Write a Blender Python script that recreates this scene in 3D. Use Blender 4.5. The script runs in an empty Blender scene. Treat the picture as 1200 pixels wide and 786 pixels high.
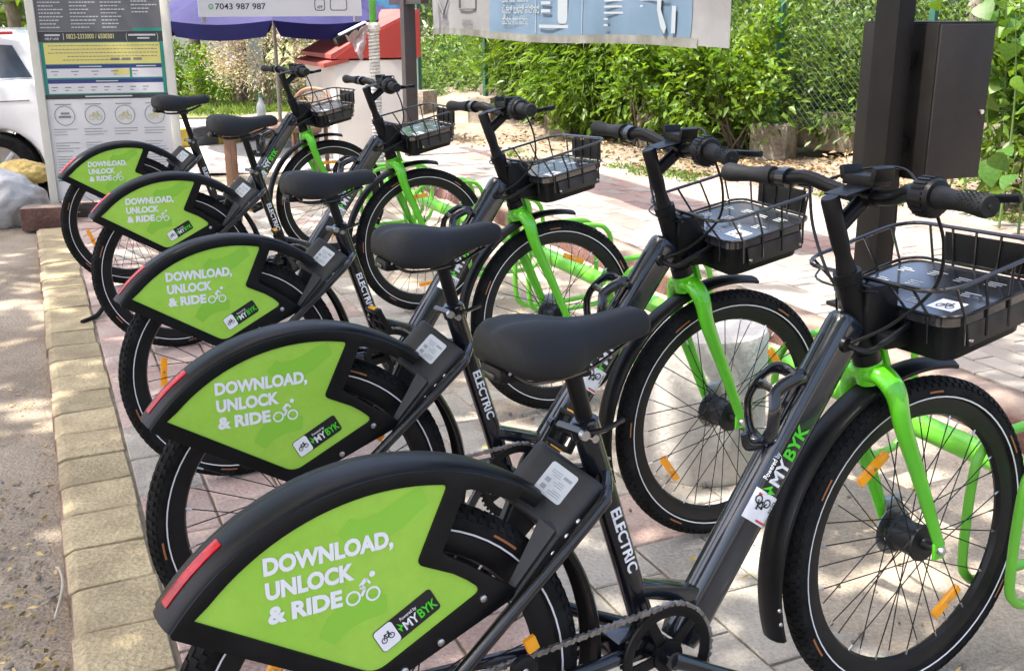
import bpy, bmesh, math, random
import numpy as np
from mathutils import Vector, Matrix, Quaternion
R = math.radians
random.seed(7); rng = np.random.default_rng(11)
scn = bpy.context.scene
COL = scn.collection

# ------------------------------------------------------------------ camera, sky, sun, exposure
cd = bpy.data.cameras.new('camera'); cam = bpy.data.objects.new('camera', cd); COL.objects.link(cam)
cd.sensor_width = 36; cd.lens = 1246.3 / 1200 * 36; cd.clip_end = 500; cd.clip_start = .05
cam.matrix_world = Matrix.Translation((0, 0, 1.392)) @ Matrix.Rotation(R(90 - 16.885), 4, 'X') @ Matrix.Rotation(R(-.312), 4, 'Z')
scn.camera = cam
SUN = Vector((-.40, -.16, .90)).normalized()          # direction towards the sun
w = bpy.data.worlds.new('World'); scn.world = w; w.use_nodes = True
nt = w.node_tree; nt.nodes.clear()
sky = nt.nodes.new('ShaderNodeTexSky'); sky.sky_type = 'NISHITA'; sky.sun_disc = False
sky.sun_elevation = math.asin(SUN.z); sky.sun_rotation = math.atan2(SUN.x, SUN.y)
sky.air_density = .8; sky.dust_density = 6.0; sky.ozone_density = 1.0
bg = nt.nodes.new('ShaderNodeBackground'); bg.inputs['Strength'].default_value = .15
wo = nt.nodes.new('ShaderNodeOutputWorld')
nt.links.new(sky.outputs[0], bg.inputs[0]); nt.links.new(bg.outputs[0], wo.inputs[0])
sl = bpy.data.lights.new('sun', 'SUN'); sl.energy = 2.7; sl.angle = R(.53); sl.color = (1, .95, .86)
so = bpy.data.objects.new('sun', sl); COL.objects.link(so); so.location = (-6, -3, 14)
so.rotation_euler = (-SUN).to_track_quat('-Z', 'Y').to_euler()
scn.view_settings.view_transform = 'Standard'; scn.view_settings.look = 'None'
scn.view_settings.exposure = 1.95; scn.view_settings.gamma = 1
scn.cycles.use_denoising = True
scn.cycles.max_bounces = 8; scn.cycles.diffuse_bounces = 4; scn.cycles.glossy_bounces = 3
scn.cycles.transmission_bounces = 4; scn.cycles.transparent_max_bounces = 4

# site frame: A runs along the bike row away from the camera, C across it (towards the hedge)
AV = Vector((-.405, .914, 0)); CV = Vector((.914, .405, 0))
SITE = Matrix(((CV.x, AV.x, 0, 0), (CV.y, AV.y, 0, 0), (0, 0, 1, 0), (0, 0, 0, 1)))   # local x = c, y = a
def S(a, c, z=0): return Vector((CV.x * c + AV.x * a, CV.y * c + AV.y * a, z))

# ------------------------------------------------------------------ materials
MATS = {}
def mat(name, col, rough=.5, metal=0, var=.0, vscale=8, bump=0, bscale=60, spec=.5, coat=0, col2=None, rvar=0, detail=6, trans=0, island=0, coords='Object', grain=0, gscale=140, bdist=.01):
    if name in MATS: return MATS[name]
    m = bpy.data.materials.new(name); m.use_nodes = True; t = m.node_tree; N = t.nodes; L = t.links
    p = N['Principled BSDF']; p.inputs['Roughness'].default_value = rough; p.inputs['Metallic'].default_value = metal
    p.inputs['Specular IOR Level'].default_value = spec; p.inputs['Coat Weight'].default_value = coat
    p.inputs['Coat Roughness'].default_value = .08
    p.inputs['Base Color'].default_value = (*col, 1)
    tc = N.new('ShaderNodeTexCoord')
    src = tc.outputs['Object' if coords == 'World' else coords]
    if coords == 'World':
        g = N.new('ShaderNodeNewGeometry'); src = g.outputs['Position']
    if var or col2:
        n = N.new('ShaderNodeTexNoise'); n.inputs['Scale'].default_value = vscale; n.inputs['Detail'].default_value = detail; n.inputs['Roughness'].default_value = .62
        L.new(src, n.inputs['Vector'])
        r = N.new('ShaderNodeValToRGB'); c2 = col2 or tuple(min(1, x * (1 + var)) for x in col); c1 = col if col2 else tuple(x * (1 - var) for x in col)
        r.color_ramp.elements[0].position = .36; r.color_ramp.elements[1].position = .66
        r.color_ramp.elements[0].color = (*c1, 1); r.color_ramp.elements[1].color = (*c2, 1)
        L.new(n.outputs['Fac'], r.inputs['Fac']); out = r.outputs['Color']
        if island:
            g = N.new('ShaderNodeNewGeometry'); hs = N.new('ShaderNodeHueSaturation')
            mr = N.new('ShaderNodeMapRange'); mr.inputs['To Min'].default_value = 1 - island; mr.inputs['To Max'].default_value = 1 + island
            L.new(g.outputs['Random Per Island'], mr.inputs['Value']); L.new(mr.outputs[0], hs.inputs['Value'])
            L.new(out, hs.inputs['Color']); out = hs.outputs['Color']
        if grain:
            n3 = N.new('ShaderNodeTexNoise'); n3.inputs['Scale'].default_value = gscale; n3.inputs['Detail'].default_value = 4; n3.inputs['Roughness'].default_value = .7
            L.new(src, n3.inputs['Vector']); mr = N.new('ShaderNodeMapRange'); mr.inputs['From Min'].default_value = .3; mr.inputs['From Max'].default_value = .7
            mr.inputs['To Min'].default_value = 1 - grain; mr.inputs['To Max'].default_value = 1 + grain; hs2 = N.new('ShaderNodeHueSaturation')
            L.new(n3.outputs['Fac'], mr.inputs['Value']); L.new(mr.outputs[0], hs2.inputs['Value']); L.new(out, hs2.inputs['Color']); out = hs2.outputs['Color']
        L.new(out, p.inputs['Base Color'])
        if rvar:
            mr = N.new('ShaderNodeMapRange'); mr.inputs['To Min'].default_value = max(0.02, rough - rvar); mr.inputs['To Max'].default_value = min(1, rough + rvar)
            L.new(n.outputs['Fac'], mr.inputs['Value']); L.new(mr.outputs[0], p.inputs['Roughness'])
    if bump:
        n2 = N.new('ShaderNodeTexNoise'); n2.inputs['Scale'].default_value = bscale; n2.inputs['Detail'].default_value = 5
        L.new(src, n2.inputs['Vector']); b = N.new('ShaderNodeBump'); b.inputs['Strength'].default_value = bump; b.inputs['Distance'].default_value = bdist
        L.new(n2.outputs['Fac'], b.inputs['Height']); L.new(b.outputs[0], p.inputs['Normal'])
    if trans:
        tr = N.new('ShaderNodeBsdfTranslucent'); mx = N.new('ShaderNodeMixShader'); mx.inputs[0].default_value = trans
        lk = p.inputs['Base Color'].links
        if lk:
            bc = N.new('ShaderNodeMixRGB'); bc.blend_type = 'MULTIPLY'; bc.inputs[0].default_value = 1; bc.inputs[2].default_value = (1.5, 1.35, .5, 1)
            L.new(lk[0].from_socket, bc.inputs[1]); L.new(bc.outputs[0], tr.inputs[0])
        else: tr.inputs[0].default_value = (*col, 1)
        L.new(p.outputs[0], mx.inputs[1]); L.new(tr.outputs[0], mx.inputs[2]); L.new(mx.outputs[0], N['Material Output'].inputs[0])
    m.diffuse_color = (*col, 1)
    MATS[name] = m; return m

def per_object(m, amt=.15, hue=.01):
    """vary brightness a little from object to object"""
    t = m.node_tree; N = t.nodes; L = t.links; p = N['Principled BSDF']
    oi = N.new('ShaderNodeObjectInfo'); hs = N.new('ShaderNodeHueSaturation'); mr = N.new('ShaderNodeMapRange')
    mr.inputs['To Min'].default_value = 1 - amt; mr.inputs['To Max'].default_value = 1 + amt
    L.new(oi.outputs['Random'], mr.inputs['Value']); L.new(mr.outputs[0], hs.inputs['Value'])
    lk = p.inputs['Base Color'].links
    if lk: L.new(lk[0].from_socket, hs.inputs['Color'])
    else: hs.inputs['Color'].default_value = p.inputs['Base Color'].default_value
    L.new(hs.outputs[0], p.inputs['Base Color']); return m

blk = mat('black_plastic', (.0035, .004, .0048), .37, vscale=9, col2=(.0080, .0083, .0088), bump=.06, bscale=300, rvar=.16, spec=.24, coords='World', detail=9)
blkg = mat('black_gloss_paint', (.006, .007, .010), .2, var=.4, vscale=10, coat=.5, rvar=.06)
tubem = mat('midnight_paint', (.009, .0135, .020), .24, metal=.1, var=.3, vscale=6, coat=.9, rvar=.06, coords='World')
rub = mat('tyre_rubber', (.010, .010, .010), .8, var=.6, vscale=20, bump=.12, bscale=180, spec=.2)
rimm = mat('rim_black', (.008, .008, .009), .4, var=.4, vscale=10, spec=.3)
spk = mat('spoke_steel', (.025, .025, .027), .35, metal=.7)
steel = mat('bright_steel', (.55, .55, .56), .28, metal=1, var=.1)
green = mat('lime_paint', (.10, .53, .012), .26, var=.10, vscale=5, coat=.6, rvar=.08)
panelg = per_object(mat('panel_green', (.33, .625, .060), .34, vscale=3.5, col2=(.385, .665, .080), rvar=.14, coords='World', detail=9, grain=.05, gscale=30), .05)
panelg2 = mat('panel_green_shape', (.27, .585, .052), .34)
whitep = mat('white_print', (.82, .83, .84), .45)
gprint = mat('green_print', (.07, .62, .02), .45)
bprint = mat('black_print', (.012, .012, .014), .4)
redp = mat('red_print', (.6, .05, .04), .5)
amber = mat('amber_reflector', (.98, .50, .025), .25, var=.10, vscale=30, coat=.4, trans=.3)
redlens = mat('red_lens', (.42, .006, .006), .25, var=.3, vscale=40, coat=.2, spec=.3)
sadm = mat('saddle_vinyl', (.008, .009, .0105), .60, vscale=7, bump=.08, bscale=500, rvar=.10, col2=(.013, .0145, .0165), spec=.32, coords='World', detail=9)
gripm = mat('grip_rubber', (.008, .0085, .0095), .6, spec=.3, var=.3, vscale=20, bump=.12, bscale=350)
reflw = mat('reflective_white', (.75, .75, .76), .35)
greylab = mat('label_grey', (.55, .58, .58), .4, var=.08, vscale=12)
chainm = mat('chain_steel', (.30, .28, .26), .4, metal=.85, var=.3, vscale=60)

# ------------------------------------------------------------------ mesh helpers
class MB:
    def __init__(s): s.v = []; s.f = []
    def add(s, vs, fs, M=None):
        k = len(s.v)
        if M is not None: vs = [M @ Vector(p) for p in vs]
        s.v += [tuple(p) for p in vs]; s.f += [tuple(i + k for i in f) for f in fs]; return s
    def box(s, c, d, M=None, rot=None):
        x, y, z = (q / 2 for q in d); T = Matrix.Translation(c)
        if rot is not None: T = T @ rot.to_4x4()
        if M is not None: T = M @ T
        vs = [(-x, -y, -z), (x, -y, -z), (x, y, -z), (-x, y, -z), (-x, -y, z), (x, -y, z), (x, y, z), (-x, y, z)]
        return s.add(vs, [(0, 3, 2, 1), (4, 5, 6, 7), (0, 1, 5, 4), (1, 2, 6, 5), (2, 3, 7, 6), (3, 0, 4, 7)], T)
    def bbox(s, c, d, b=.004, M=None, rot=None, seg=2):
        bm = bmesh.new(); bmesh.ops.create_cube(bm, size=1); bmesh.ops.scale(bm, vec=d, verts=bm.verts)
        bmesh.ops.bevel(bm, geom=bm.edges[:], offset=b, segments=seg, affect='EDGES', profile=.6)
        T = Matrix.Translation(c)
        if rot is not None: T = T @ rot.to_4x4()
        if M is not None: T = M @ T
        return s.frombm(bm, T)
    def frombm(s, bm, T=None):
        bm.verts.index_update()
        s.add([v.co.copy() for v in bm.verts], [tuple(v.index for v in f.verts) for f in bm.faces], T); bm.free(); return s
    def tube(s, pts, r, n=10, caps=True, sx=1.0, closed=False, up=None):
        """swept tube; r a number or list; sx flattens the binormal axis"""
        P = [Vector(p) for p in pts]; m = len(P)
        rr = r if isinstance(r, (list, tuple)) else [r] * m
        T = []
        for i in range(m):
            if closed: d = P[(i + 1) % m] - P[i - 1]
            else: d = P[min(i + 1, m - 1)] - P[max(i - 1, 0)]
            T.append(d.normalized() if d.length > 1e-9 else Vector((0, 0, 1)))
        ref = Vector(up) if up else (Vector((0, 0, 1)) if abs(T[0].z) < .9 else Vector((1, 0, 0)))
        U = (ref - T[0] * ref.dot(T[0])).normalized(); vs = []
        for i in range(m):
            U = U - T[i] * U.dot(T[i]); U.normalize(); B = T[i].cross(U)
            for k in range(n):
                a = 2 * math.pi * k / n
                vs.append(P[i] + U * (math.cos(a) * rr[i]) + B * (math.sin(a) * rr[i] * sx))
        fs = []
        for i in range(m if closed else m - 1):
            j = (i + 1) % m
            for k in range(n):
                l = (k + 1) % n; fs.append((i * n + k, i * n + l, j * n + l, j * n + k))
        if caps and not closed: fs.append(tuple(range(n - 1, -1, -1))); fs.append(tuple((m - 1) * n + k for k in range(n)))
        return s.add(vs, fs)
    def lathe(s, prof, c=(0, 0, 0), n=24, axis='y', a0=0, a1=None, close=True):
        """prof: list of (along axis, radius)"""
        full = a1 is None; a1 = 2 * math.pi if full else a1
        cnt = n if full else n + 1; vs = []
        for i in range(cnt):
            a = a0 + (a1 - a0) * i / n; ca, sa = math.cos(a), math.sin(a)
            for (h, r) in prof:
                if axis == 'y': vs.append((c[0] + r * ca, c[1] + h, c[2] + r * sa))
                elif axis == 'z': vs.append((c[0] + r * ca, c[1] + r * sa, c[2] + h))
                else: vs.append((c[0] + h, c[1] + r * ca, c[2] + r * sa))
        m = len(prof); fs = []; mm = m if close else m - 1
        for i in range(n):
            j = (i + 1) % cnt
            for k in range(mm):
                l = (k + 1) % m; fs.append((i * m + k, j * m + k, j * m + l, i * m + l))
        if not full and close:
            fs.append(tuple(range(m))); fs.append(tuple(n * m + k for k in range(m - 1, -1, -1)))
        return s.add(vs, fs)
    def prism(s, poly, y0, y1, b=0, holes=(), seg=2):
        """poly in (x,z), extruded along y from y0 to y1 (outer face at y1)"""
        bm = bmesh.new(); loops = [poly] + list(holes); es = []
        for lp in loops:
            vs = [bm.verts.new((x, y0, z)) for x, z in lp]
            es += [bm.edges.new((vs[i], vs[(i + 1) % len(vs)])) for i in range(len(vs))]
        if holes: bmesh.ops.triangle_fill(bm, use_beauty=True, use_dissolve=False, edges=es)
        else: bm.faces.new(bm.verts[:])
        ret = bmesh.ops.extrude_face_region(bm, geom=bm.faces[:])
        nv = [g for g in ret['geom'] if isinstance(g, bmesh.types.BMVert)]
        bmesh.ops.translate(bm, verts=nv, vec=(0, y1 - y0, 0))
        bmesh.ops.recalc_face_normals(bm, faces=bm.faces[:])
        if b:
            ed = [e for e in bm.edges if len(e.link_faces) == 2 and abs(e.verts[0].co.y - y1) < 1e-6 and abs(e.verts[1].co.y - y1) < 1e-6 and e.calc_face_angle(0) > .8]
            if ed: bmesh.ops.bevel(bm, geom=ed, offset=b, segments=seg, affect='EDGES', profile=.6, clamp_overlap=True)
        return s.frombm(bm)
    def xf(s, M, start=0):
        for i in range(start, len(s.v)): s.v[i] = tuple(M @ Vector(s.v[i]))
        return s
    def mesh(s, name, m, smooth=40, fix=True):
        me = bpy.data.meshes.new(name); me.from_pydata(s.v, [], s.f)
        if fix:
            bm = bmesh.new(); bm.from_mesh(me); bmesh.ops.recalc_face_normals(bm, faces=bm.faces[:]); bm.to_mesh(me); bm.free()
        if m: me.materials.append(m)
        if smooth:
            me.polygons.foreach_set('use_smooth', [True] * len(me.polygons)); me.set_sharp_from_angle(angle=R(smooth))
        me.update(); return me
    def build(s, name, m, parent=None, smooth=40, loc=None, fix=True, kind=None):
        me = s.mesh(name, m, smooth, fix)
        return link(name, me, parent, loc, kind)
def link(name, me, parent=None, loc=None, kind=None):
    o = bpy.data.objects.new(name, me); COL.objects.link(o)
    if parent is not None: o.parent = parent
    if loc is not None: o.location = loc
    if kind: o['kind'] = kind
    return o
def thing(name, label, cat, loc=(0, 0, 0), rotz=0, group=None):
    o = bpy.data.objects.new(name, None); o.empty_display_size = .1; COL.objects.link(o); o.location = loc; o.rotation_euler = (0, 0, rotz)
    return tag(o, label, cat, group)
def tag(o, label, cat, group=None):
    o['label'] = label; o['category'] = cat
    if group: o['group'] = group
    return o
def struct(o): o['kind'] = 'structure'; return o
def copy_tree(o, parent=None):
    c = o.copy(); COL.objects.link(c); c.parent = parent
    for ch in o.children: copy_tree(ch, c)
    return c
def text(s, size, bold=0.0, align='LEFT', spacing=1.0):
    cu = bpy.data.curves.new('t', 'FONT'); cu.body = s; cu.size = size; cu.offset = bold * size; cu.align_x = align; cu.space_character = spacing
    cu.resolution_u = 3
    o = bpy.data.objects.new('t', cu); COL.objects.link(o)
    dg = bpy.context.evaluated_depsgraph_get(); me = bpy.data.meshes.new_from_object(o.evaluated_get(dg))
    vs = [v.co.copy() for v in me.vertices]; fs = [tuple(p.vertices) for p in me.polygons]
    bpy.data.objects.remove(o); bpy.data.curves.remove(cu); bpy.data.meshes.remove(me)
    return vs, fs
def fit(vs, wd):                                     # scale in x so that the text is wd wide
    xs = [v.x for v in vs]; a, b = min(xs), max(xs); k = wd / (b - a)
    return [Vector(((v.x - a) * k, v.y, 0)) for v in vs]
def on_plane(o, u, v):                               # matrix: text x -> u, text y -> v, origin o
    u = Vector(u).normalized(); v = Vector(v); v = (v - u * v.dot(u)).normalized(); n = u.cross(v)
    return Matrix(((u.x, v.x, n.x, o[0]), (u.y, v.y, n.y, o[1]), (u.z, v.z, n.z, o[2]), (0, 0, 0, 1)))
def rrect(x0, y0, x1, y1, r, n=5):
    P = []
    for cx, cy, a in ((x1 - r, y1 - r, 0), (x0 + r, y1 - r, 90), (x0 + r, y0 + r, 180), (x1 - r, y0 + r, 270)):
        for i in range(n + 1):
            t = R(a + 90 * i / n); P.append((cx + r * math.cos(t), cy + r * math.sin(t)))
    return P
def round_poly(P, r, n=4):
    out = []; m = len(P); rr = r if isinstance(r, (list, tuple)) else [r] * m
    for i in range(m):
        a, b, c = Vector(P[i - 1]), Vector(P[i]), Vector(P[(i + 1) % m])
        if rr[i] <= 0: out.append(tuple(b)); continue
        d1, d2 = (a - b), (c - b); k = min(rr[i], d1.length * .45, d2.length * .45)
        p, q = b + d1.normalized() * k, b + d2.normalized() * k
        for j in range(n + 1):
            t = j / n; out.append(tuple(p * (1 - t) ** 2 + b * 2 * t * (1 - t) + q * t * t))
    return out
def smooth_path(P, n=6, closed=False):
    P = [Vector(p) for p in P]; m = len(P); out = []
    for i in range(m if closed else m - 1):
        p1, p2 = P[i], P[(i + 1) % m]
        p0 = P[i - 1] if (closed or i > 0) else p1 * 2 - p2
        p3 = P[(i + 2) % m] if (closed or i + 2 < m) else p2 * 2 - p1
        for j in range(n):
            t = j / n
            out.append(.5 * ((2 * p1) + (p2 - p0) * t + (2 * p0 - 5 * p1 + 4 * p2 - p3) * t * t + (3 * p1 - p0 - 3 * p2 + p3) * t ** 3))
    if not closed: out.append(P[-1])
    return out
def npmesh(name, V, F, m, smooth=False):
    """fast mesh from numpy arrays, F (n,3) or (n,4)"""
    me = bpy.data.meshes.new(name); me.vertices.add(len(V)); me.vertices.foreach_set('co', V.astype(np.float32).ravel())
    k = F.shape[1]; me.loops.add(F.size); me.loops.foreach_set('vertex_index', F.astype(np.int32).ravel())
    me.polygons.add(len(F)); me.polygons.foreach_set('loop_start', np.arange(0, F.size, k, dtype=np.int32))
    me.update(calc_edges=True); me.materials.append(m)
    if smooth: me.polygons.foreach_set('use_smooth', [True] * len(F))
    me.validate(); return me
def leaves(P, D, L, W, fold=.25, droop=.15):
    """kite leaves: P bases (n,3), D directions (n,3), L lengths, W widths -> V, F"""
    n = len(P); D = D / np.linalg.norm(D, axis=1)[:, None]
    ref = rng.normal(size=(n, 3)); ref[:, 2] += 1.2
    Sd = np.cross(D, ref); Sd /= np.linalg.norm(Sd, axis=1)[:, None] + 1e-9; Nn = np.cross(Sd, D)
    L = np.broadcast_to(L, n)[:, None]; W = np.broadcast_to(W, n)[:, None]
    dz = np.array([0, 0, 1.])
    mid = P + D * L * .45
    V = np.stack([P, mid - Sd * W / 2 + Nn * W * fold, P + D * L - dz * L * droop, mid + Sd * W / 2 + Nn * W * fold], 1).reshape(-1, 3)
    k = np.arange(n)[:, None] * 4
    F = np.concatenate([k + np.array([[0, 1, 2]]), k + np.array([[0, 2, 3]])], 0)
    return V, F

# ------------------------------------------------------------------ the bicycle (local: x forward, y left, z up; rear hub over the origin)
WR = .345; WB = 1.167; HUBZ = WR
AXO = Vector((.907, 0, 1.071)); AXD = Vector((-.326, 0, .945)).normalized()     # steering axis
GROUP = 'hire bicycles parked in the row'
def arc_shell(mb, prof_fn, a0, a1, n, c):
    """sweep an open profile (list of (y, r)) with thickness along an arc about hub c"""
    rows = []
    for i in range(n + 1):
        t = i / n; a = R(a0 + (a1 - a0) * t); pr = prof_fn(t)
        rows.append([(c[0] + r * math.cos(a), y, c[1] + r * math.sin(a)) for y, r in pr])
    m = len(rows[0]); vs = [p for r in rows for p in r]; fs = []
    for i in range(n):
        for k in range(m):
            l = (k + 1) % m; fs.append((i * m + k, i * m + l, (i + 1) * m + l, (i + 1) * m + k))
    fs.append(tuple(range(m))); fs.append(tuple(n * m + k for k in range(m)))
    return mb.add(vs, fs)
def wheel(root, name, cx, motor):
    """axle at the object's origin"""
    W_ = link(name, None, root, (cx, 0, HUBZ))
    mb = MB(); n = 72; minor = .0235; maj = WR - minor - .002
    prof = [(minor * math.sin(R(a)) * .90, maj + minor * math.cos(R(a))) for a in range(-150, 151, 20)]
    mb.lathe(prof, n=n, close=False)
    N = 100                                                       # tread blocks
    for i in range(N):
        a = 2 * math.pi * i / N
        for k, (ph, hw) in enumerate(((0, .008), (36, .006), (-36, .006), (60, .004), (-60, .004))):
            aa = a + (math.pi / N if k in (1, 2) else 0)
            M = Matrix.Rotation(-aa, 4, 'Y') @ Matrix.Translation((maj, 0, 0)) @ Matrix.Rotation(R(ph), 4, 'Z')
            mb.box((minor - .0006, 0, 0), (.0038, 2 * hw, .012 if k else .0135), M)
    tyre = mb.build('tyre', rub, W_, smooth=50, fix=False)
    mb = MB()
    for s in (-1, 1):
        mb.lathe([(s * .0226, .3080), (s * .0230, .3080), (s * .0224, .3050), (s * .0220, .3050)], n=72)
    mb.build('reflective_stripe', reflw, W_)
    mb = MB(); mb.lathe([(-.013, .302), (-.0135, .288), (-.009, .268), (0, .263), (.009, .268), (.0135, .288), (.013, .302)], n=72, close=False)
    mb.build('rim', rimm, W_)
    mb = MB()
    for k, (a, da) in enumerate(((205, 9), (262, 7), (25, 9), (82, 7), (143, 8), (322, 8))):
        for s in (-1, 1):
            mb.lathe([(s * .0232, .3200), (s * .0236, .3200), (s * .0236, .3160), (s * .0232, .3160)], n=6, a0=R(a), a1=R(a + da))
    mb.build('sidewall_marking', mat('orange_print', (.33, .12, .04), .7), W_, kind='stuff')
    nip = []; mb = MB(); fl = .036 if motor else .03; hy = .030
    for s in (-1, 1):
        for i in range(18):
            a = 2 * math.pi * i / 18 + (0 if s > 0 else .17); b = a + (.95 if i % 2 else -.95)
            p = (fl * math.cos(b), s * hy, fl * math.sin(b)); q = (.266 * math.cos(a), s * .004, .266 * math.sin(a))
            mb.tube([p, q], .0013, 5, caps=False)
            nip.append((q, Vector(q).lerp(Vector(p), .055)))
    mb.build('spokes', spk, W_, kind='stuff')
    mb = MB()
    for q, m_ in nip: mb.tube([q, m_], .0023, 5)
    mb.build('spoke_nipples', steel, W_, kind='stuff')
    mb = MB()
    if motor: mb.lathe([(-.060, .0001), (-.060, .008), (-.036, .014), (-.034, .038), (-.029, .040), (-.024, .034), (.024, .034), (.029, .040), (.034, .038), (.036, .014), (.060, .008), (.060, .0001)], n=32, close=False)
    else: mb.lathe([(-.055, .0001), (-.055, .01), (-.034, .014), (-.031, .034), (-.027, .034), (-.024, .016), (.024, .016), (.027, .034), (.031, .034), (.034, .014), (.055, .01), (.055, .0001)], n=28, close=False)
    mb.build('hub', mat('hub_black', (.02, .02, .022), .42, metal=.4), W_)
    for a in (124, 304):                                          # amber spoke reflectors
        M = Matrix.Rotation(R(-a), 4, 'Y') @ Matrix.Translation((.215, 0, 0))
        mb = MB(); mb.bbox((0, 0, 0), (.019, .013, .088), .004, M)
        ref = mb.build('spoke_reflector', amber, W_)
        mb = MB(); mb.lathe([(-.0075, .0001), (-.0075, .004), (-.004, .0045)], n=8, close=False); mb.xf(M)
        mb.build('reflector_screw', steel, W_)
    return W_

def make_bike():
    root = thing('bicycle', '', 'bicycle', group=GROUP)
    P = {}
    # ---- frame
    d = Vector((.594, 0, .805)); nrm = Vector((.805, 0, -.594))
    b0 = Vector((.552, 0, .305)) + nrm * .016; b1 = Vector((.951, 0, .846)) + nrm * .016
    sec = rrect(-.040, -.028, .040, .028, .024, 7); TF, TR, TH = .016, .024, .028
    mb = MB(); rows = []
    for t, k in ((0, .9), (.03, 1), (.97, 1), (.992, .97), (1.004, .86), (1.01, .6), (1.011, .01)):
        o = b0.lerp(b1, t); rows.append([o + nrm * (x * k) + Vector((0, y * k, 0)) for x, y in sec])
    m = len(sec)
    mb.add([p for r in rows for p in r], [(i * m + k, i * m + (k + 1) % m, (i + 1) * m + (k + 1) % m, (i + 1) * m + k) for i in range(len(rows) - 1) for k in range(m)] + [tuple(range(m))])
    dt = mb.build('down_tube', tubem, root, smooth=60)
    mb = MB(); mb.tube([b0 + d * .03 - nrm * .039, b1 - d * .05 - nrm * .040], .0035, 6); mb.build('battery_rail', tubem, dt)
    # down-tube graphics wrapped onto the right-hand side of the tube
    def wrap(mb, vs, fs, s0, q0, eps, flip=False):
        out = []
        for v in vs:
            q = q0 - v[1]; a = (abs(q) - TF) / TR
            if a <= 0: qq, y = q, -TH
            else: qq, y = math.copysign(TF + TR * math.sin(a), q), -(TH - TR + TR * math.cos(a))
            nn = Vector((0, -1, 0)) if a <= 0 else (Vector((0, -1, 0)) * math.cos(a) + nrm * math.copysign(math.sin(a), q))
            p = b0 + d * (s0 + v[0]) + nrm * qq; p.y = y; out.append(p + nn * eps)
        return mb.add(out, fs)
    n8 = 10; gv = [(x, -.031 + .062 * k / n8, 0) for k in range(n8 + 1) for x in (0, .060)]
    mb = MB(); wrap(mb, gv, [(2 * k, 2 * k + 1, 2 * k + 3, 2 * k + 2) for k in range(n8)], .252, 0, .0006); lab = mb.build('frame_label', whitep, root, smooth=80)
    ic = bikeicon(Matrix.Translation((.036, .004, 0)) @ Matrix.Rotation(R(90), 4, 'Z'), .042); mb = MB(); wrap(mb, ic.v, ic.f, .252, 0, .0016); mb.build('bicycle_icon', bprint, lab, smooth=0)
    mb = MB(); vs, fs = text('trin', .014, .01); vs = [(v.x + .028, v.y - .0265, 0) for v in fit(vs, .024)]; wrap(mb, vs, fs, .252, 0, .0016); mb.build('label_lettering', bprint, lab, smooth=0)
    mb = MB(); wrap(mb, [(.004, -.025, 0), (.008, -.025, 0), (.008, .0, 0), (.004, .0, 0)], [(0, 1, 2, 3)], .252, 0, .0026); wrap(mb, [(.05, .014, 0), (.054, .014, 0), (.054, .022, 0), (.05, .022, 0)], [(0, 1, 2, 3)], .252, 0, .0016); mb.build('label_accent', redp, lab, smooth=0, kind='stuff')
    mb = MB(); vs, fs = text('MY', .040, .03); wrap(mb, fit(vs, .051), fs, .330, .013, .0018); mb.build('frame_lettering', whitep, dt, smooth=0)
    mb = MB(); vs, fs = text('BYK', .040, .03); wrap(mb, [(v.x + .0545, v.y, 0) for v in fit(vs, .069)], fs, .330, .013, .0018)
    wrap(mb, [(x * .03 - .024, y * .036 - .002, 0) for x, y in ((.35, 0), (.1, .55), (.42, .5), (.2, 1.05), (.75, .42), (.45, .42))], [(0, 5, 2, 1), (2, 5, 4, 3)], .330, .013, .0018); mb.build('frame_lettering', gprint, dt, smooth=0, kind='stuff')
    mb = MB(); vs, fs = text('Powered by', .014, .008); wrap(mb, [(v.x + .002, v.y + .0325, 0) for v in fit(vs, .054)], fs, .330, .013, .0012); mb.build('frame_lettering', whitep, dt, smooth=0)
    # hole gland for the cables
    mb = MB(); mb.lathe([(-.034, .0001), (-.034, .013), (-.026, .016)], (.930, 0, .800), 14, close=False); mb.build('cable_gland', blk, dt)
    # seat tube and lettering wrapped on it
    st0 = Vector((.500, 0, .31)); st1 = Vector((.374, 0, .742)); sd = (st1 - st0).normalized()
    mb = MB(); mb.tube([st0, st1], .0225, 18); stb = mb.build('seat_tube', blkg, root)
    vs, fs = text('ELECTRIC', .0255, .028); vs = fit(vs, .128); hh = max(v.y for v in vs)
    o = st0.lerp(st1, .655); out = []
    fw = Vector((sd.z, 0, -sd.x))
    for v in vs:
        a = (v.y - hh / 2) / .0225; q = o - sd * v.x + fw * (math.sin(a) * .0246); q.y = -math.cos(a) * .0246; out.append(q)
    mb = MB(); mb.add(out, fs); mb.build('tube_lettering', whitep, stb, smooth=0)
    mb = MB(); mb.tube([st1 - sd * .016, st1 + sd * .008, st1 + sd * .014, st1 + sd * .015], [.0262, .0262, .020, .0155], 16); mb.tube([st1 + Vector((-.02, -.03, .0)), st1 + Vector((-.03, .03, 0))], .007, 8); mb.tube(smooth_path([st1 + Vector((-.02, -.034, 0)), st1 + Vector((.01, -.046, .004)), st1 + Vector((.05, -.04, .012))], 4), .005, 6)
    P['clamp'] = mb.build('seat_clamp', blkg, root)
    mb = MB(); mb.tube([st1 + Vector((-.026, -.036, 0)), st1 + Vector((-.026, -.046, 0))], .0085, 10); mb.tube([st1 + Vector((-.006, -.034, -.01)), st1 + Vector((-.006, -.043, -.01))], .007, 10); mb.build('clamp_bolt', steel, P['clamp'])
    mb = MB(); mb.bbox((.540, 0, .402), (.15, .044, .030), .008, rot=Matrix.Rotation(R(19), 3, 'Y')); mb.build('frame_gusset', tubem, root)
    mb = MB(); mb.tube([(.5, -.044, .31), (.5, .044, .31)], .026, 18); mb.build('bottom_bracket', blkg, root)
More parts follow.
